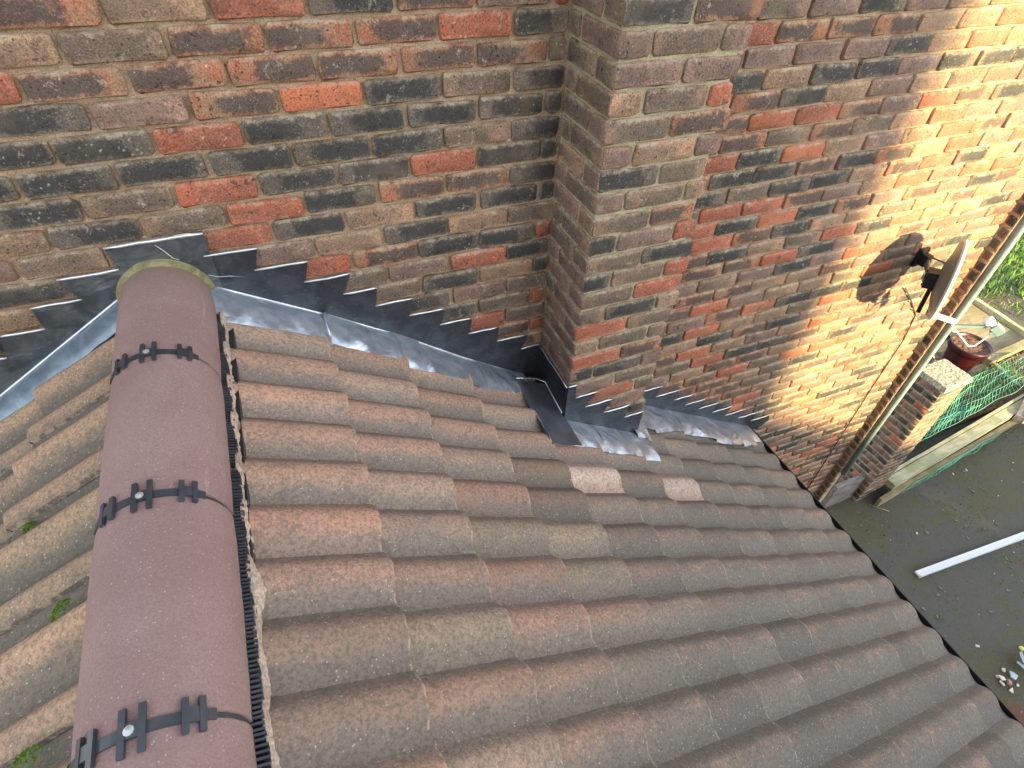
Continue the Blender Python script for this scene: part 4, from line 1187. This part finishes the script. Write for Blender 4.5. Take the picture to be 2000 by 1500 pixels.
# white trim lying on the yard
bar_ = empty('white_trim', (4.9, -.80, -4.75)); tag(bar_, 'long straight white plastic trim lying on the dark yard', 'trim')
a_, b_ = Vector((3.945, -.765, -4.72)), Vector((6.4, -.90, -4.72)); d_ = (b_ - a_) / 2; n_ = Vector((-d_.y, d_.x, 0)).normalized()
mb = MB(); mb.obox((a_ + b_) / 2, d_, n_ * .027, (0, 0, .010)); mb.build('face', M_WHITE, bar_)
mb = MB(); mb.obox((a_ + b_) / 2 - n_ * .031 + Vector((0, 0, .004)), d_ * .999, n_ * .004, (0, 0, .024)); mb.build('flange', M_WHITE, bar_)
mb = MB(); mb.obox((a_ + b_) / 2 + n_ * .010 + Vector((0, 0, .0115)), d_ * .998, n_ * .003, (0, 0, .002)); mb.build('groove_bead', M_WHITE, bar_)

# broken crockery pile: every shard its own thing
M_SH = [plain('shard_cream', (.62, .58, .48), .5), plain('shard_blue', (.42, .50, .58), .35), plain('shard_pink', (.40, .20, .17), .7)]
def shard(label, c, s, m, rot, tilt=.3, th=.010, name='broken_tile', n_=5):
    P_ = []
    for i in range(n_):
        a = 6.283 * i / n_ + R.uniform(-.35, .35); q = s * R.uniform(.65, 1.15)
        P_.append(Vector((q * math.cos(a), q * .8 * math.sin(a), 0)))
    Mx = Matrix.Translation(c) @ Matrix.Rotation(rot, 4, 'Z') @ Matrix.Rotation(tilt, 4, 'X') @ Matrix.Rotation(tilt * .6, 4, 'Y')
    V = [Mx @ p_ for p_ in P_] + [Mx @ (p_ - Vector((0, 0, th))) for p_ in P_]
    mb = MB(); mb.add(V, [tuple(range(n_)), tuple(range(n_, 2 * n_))[::-1]] + [(i, n_ + i, n_ + (i + 1) % n_, (i + 1) % n_) for i in range(n_)])
    o = mb.build(name, M_SH[m]); tag(o, label, 'rubble', 'broken pieces at the right edge of the yard')
G = -4.735
shard('cream triangular shard, lowest of the broken pieces on the yard', (3.83, -1.842, G), .035, 0, .4, .1, n_=3)
shard('cream shard leaning at the left tip of the rubble pile', (3.80, -1.765, G + .01), .033, 0, 1.1, .5, n_=4)
shard('narrow cream splinter beside the left tip of the rubble', (3.835, -1.735, G + .015), .040, 0, 2.0, .3, n_=4)
shard('small cream chip above the rubble tip', (3.925, -1.70, G), .026, 0, .2, .4)
shard('pinkish broken chunk amid the cream shards', (3.87, -1.79, G + .01), .034, 2, .7, .3, .02)
shard('flat pale blue shard in the middle of the rubble pile', (3.945, -1.765, G + .02), .050, 1, .5, .25)
shard('tiny white chip right of the cream shards', (3.92, -1.83, G), .018, 0, .5, .2)
shard('large curved blue grey piece at the right of the rubble', (4.07, -1.745, G + .05), .080, 1, 1.2, .6, .012, n_=7)
shard('blue grey slab standing behind the curved piece', (4.13, -1.69, G + .06), .075, 1, .3, .7, .012, n_=6)
shard('red brown brick fragment on top of the rubble at the frame edge', (4.16, -1.76, G + .085), .055, 2, .2, .2, .035, n_=4)
mb = MB(); V = []
for k in range(1, 6):
    for i in range(10):
        V.append(Vector((4.24 + .021 * math.sin(k * .5236) * math.cos(i * .628), -1.63 + .021 * math.sin(k * .5236) * math.sin(i * .628), -4.729 + .021 * math.cos(k * .5236))))
V += [Vector((4.24, -1.63, -4.708)), Vector((4.24, -1.63, -4.75))]
mb.add(V, [(k * 10 + i, (k + 1) * 10 + i, (k + 1) * 10 + (i + 1) % 10, k * 10 + (i + 1) % 10) for k in range(4) for i in range(10)] + [(50, i, (i + 1) % 10) for i in range(10)] + [(51, 40 + (i + 1) % 10, 40 + i) for i in range(10)], 0, None, True)
o = mb.build('yellow_ball', plain('ball_yellow', (.72, .70, .16), .5)); tag(o, 'small pale yellow ball on the yard above the rubble', 'ball')
mb = MB(); mb.tube([(4.17, .0, -4.735), (4.29, -.12, -4.735)], .006, 5)
o = mb.build('pale_stick', M_WOODL); tag(o, 'pale straight stick on the ground below the grey plank', 'stick')

# ------------------------------------------------------------------ house across the garden whose shadow falls on the wall (behind the camera)
nh = empty('neighbouring_house', (0, -17, -4.75)); tag(nh, 'rendered neighbouring house with low side block shaped to cast shade across the garden, behind the viewpoint', 'house')
M_REND = plain('pale_render', (0.42, 0.38, 0.31), .9, var=.08, sc=2)
M_RF = plain('slate_roof', (0.10, 0.085, 0.08), .8, var=.2, sc=3)
mb = MB(); mb.box(-7, 3.85, -22, -14, -4.75, 4.5); mb.build('house_wall', M_REND, nh)
mb = MB(); mb.add([(-7.3, -13.9, 4.4), (3.85, -13.9, 4.4), (3.85, -22.2, 4.4), (-7.3, -22.2, 4.4), (-7.3, -18, 8.6), (3.85, -18, 8.6)], [(0, 1, 5, 4), (2, 3, 4, 5), (1, 2, 5), (3, 0, 4), (0, 3, 2, 1)]); mb.build('house_roof', M_RF, nh)
mb = MB(); mb.add([(3.852, -14.3, -4.75), (7.3, -14.3, -4.75), (12.6, -14.3, -4.75), (12.6, -14.3, -.2), (7.3, -14.3, .25), (3.852, -14.3, 2.25),
                   (3.852, -19, -4.75), (7.3, -19, -4.75), (12.6, -19, -4.75), (12.6, -19, -.2), (7.3, -19, .25), (3.852, -19, 2.25)],
                  [(0, 1, 4, 5), (1, 2, 3, 4), (7, 6, 11, 10), (8, 7, 10, 9), (5, 4, 10, 11), (4, 3, 9, 10), (2, 8, 9, 3), (6, 0, 5, 11)]); mb.build('shade_garage', M_REND, nh)  # unseen; slope follows the wall shadow, flat length added to shade the yard
for i in range(3):
    for j in range(2):
        x = -5 + i * 3.1; z = -3.6 + j * 2.7
        mb = MB(); mb.box(x, x + 1.3, -13.995, -13.94, z, z + 1.15); f = mb.build('window_frame', M_WHITE, nh)
        mb = MB(); mb.box(x + .08, x + .61, -13.937, -13.93, z + .08, z + 1.07); mb.box(x + .69, x + 1.22, -13.937, -13.93, z + .08, z + 1.07)
        g = mb.build('pane', plain('window_glass', (.04, .05, .06), .08) if i == j == 0 else bpy.data.materials['window_glass']); g.parent = f; g.matrix_parent_inverse = Matrix()
for o in list(bpy.data.objects):
    if '_w' in o: del o['_w']
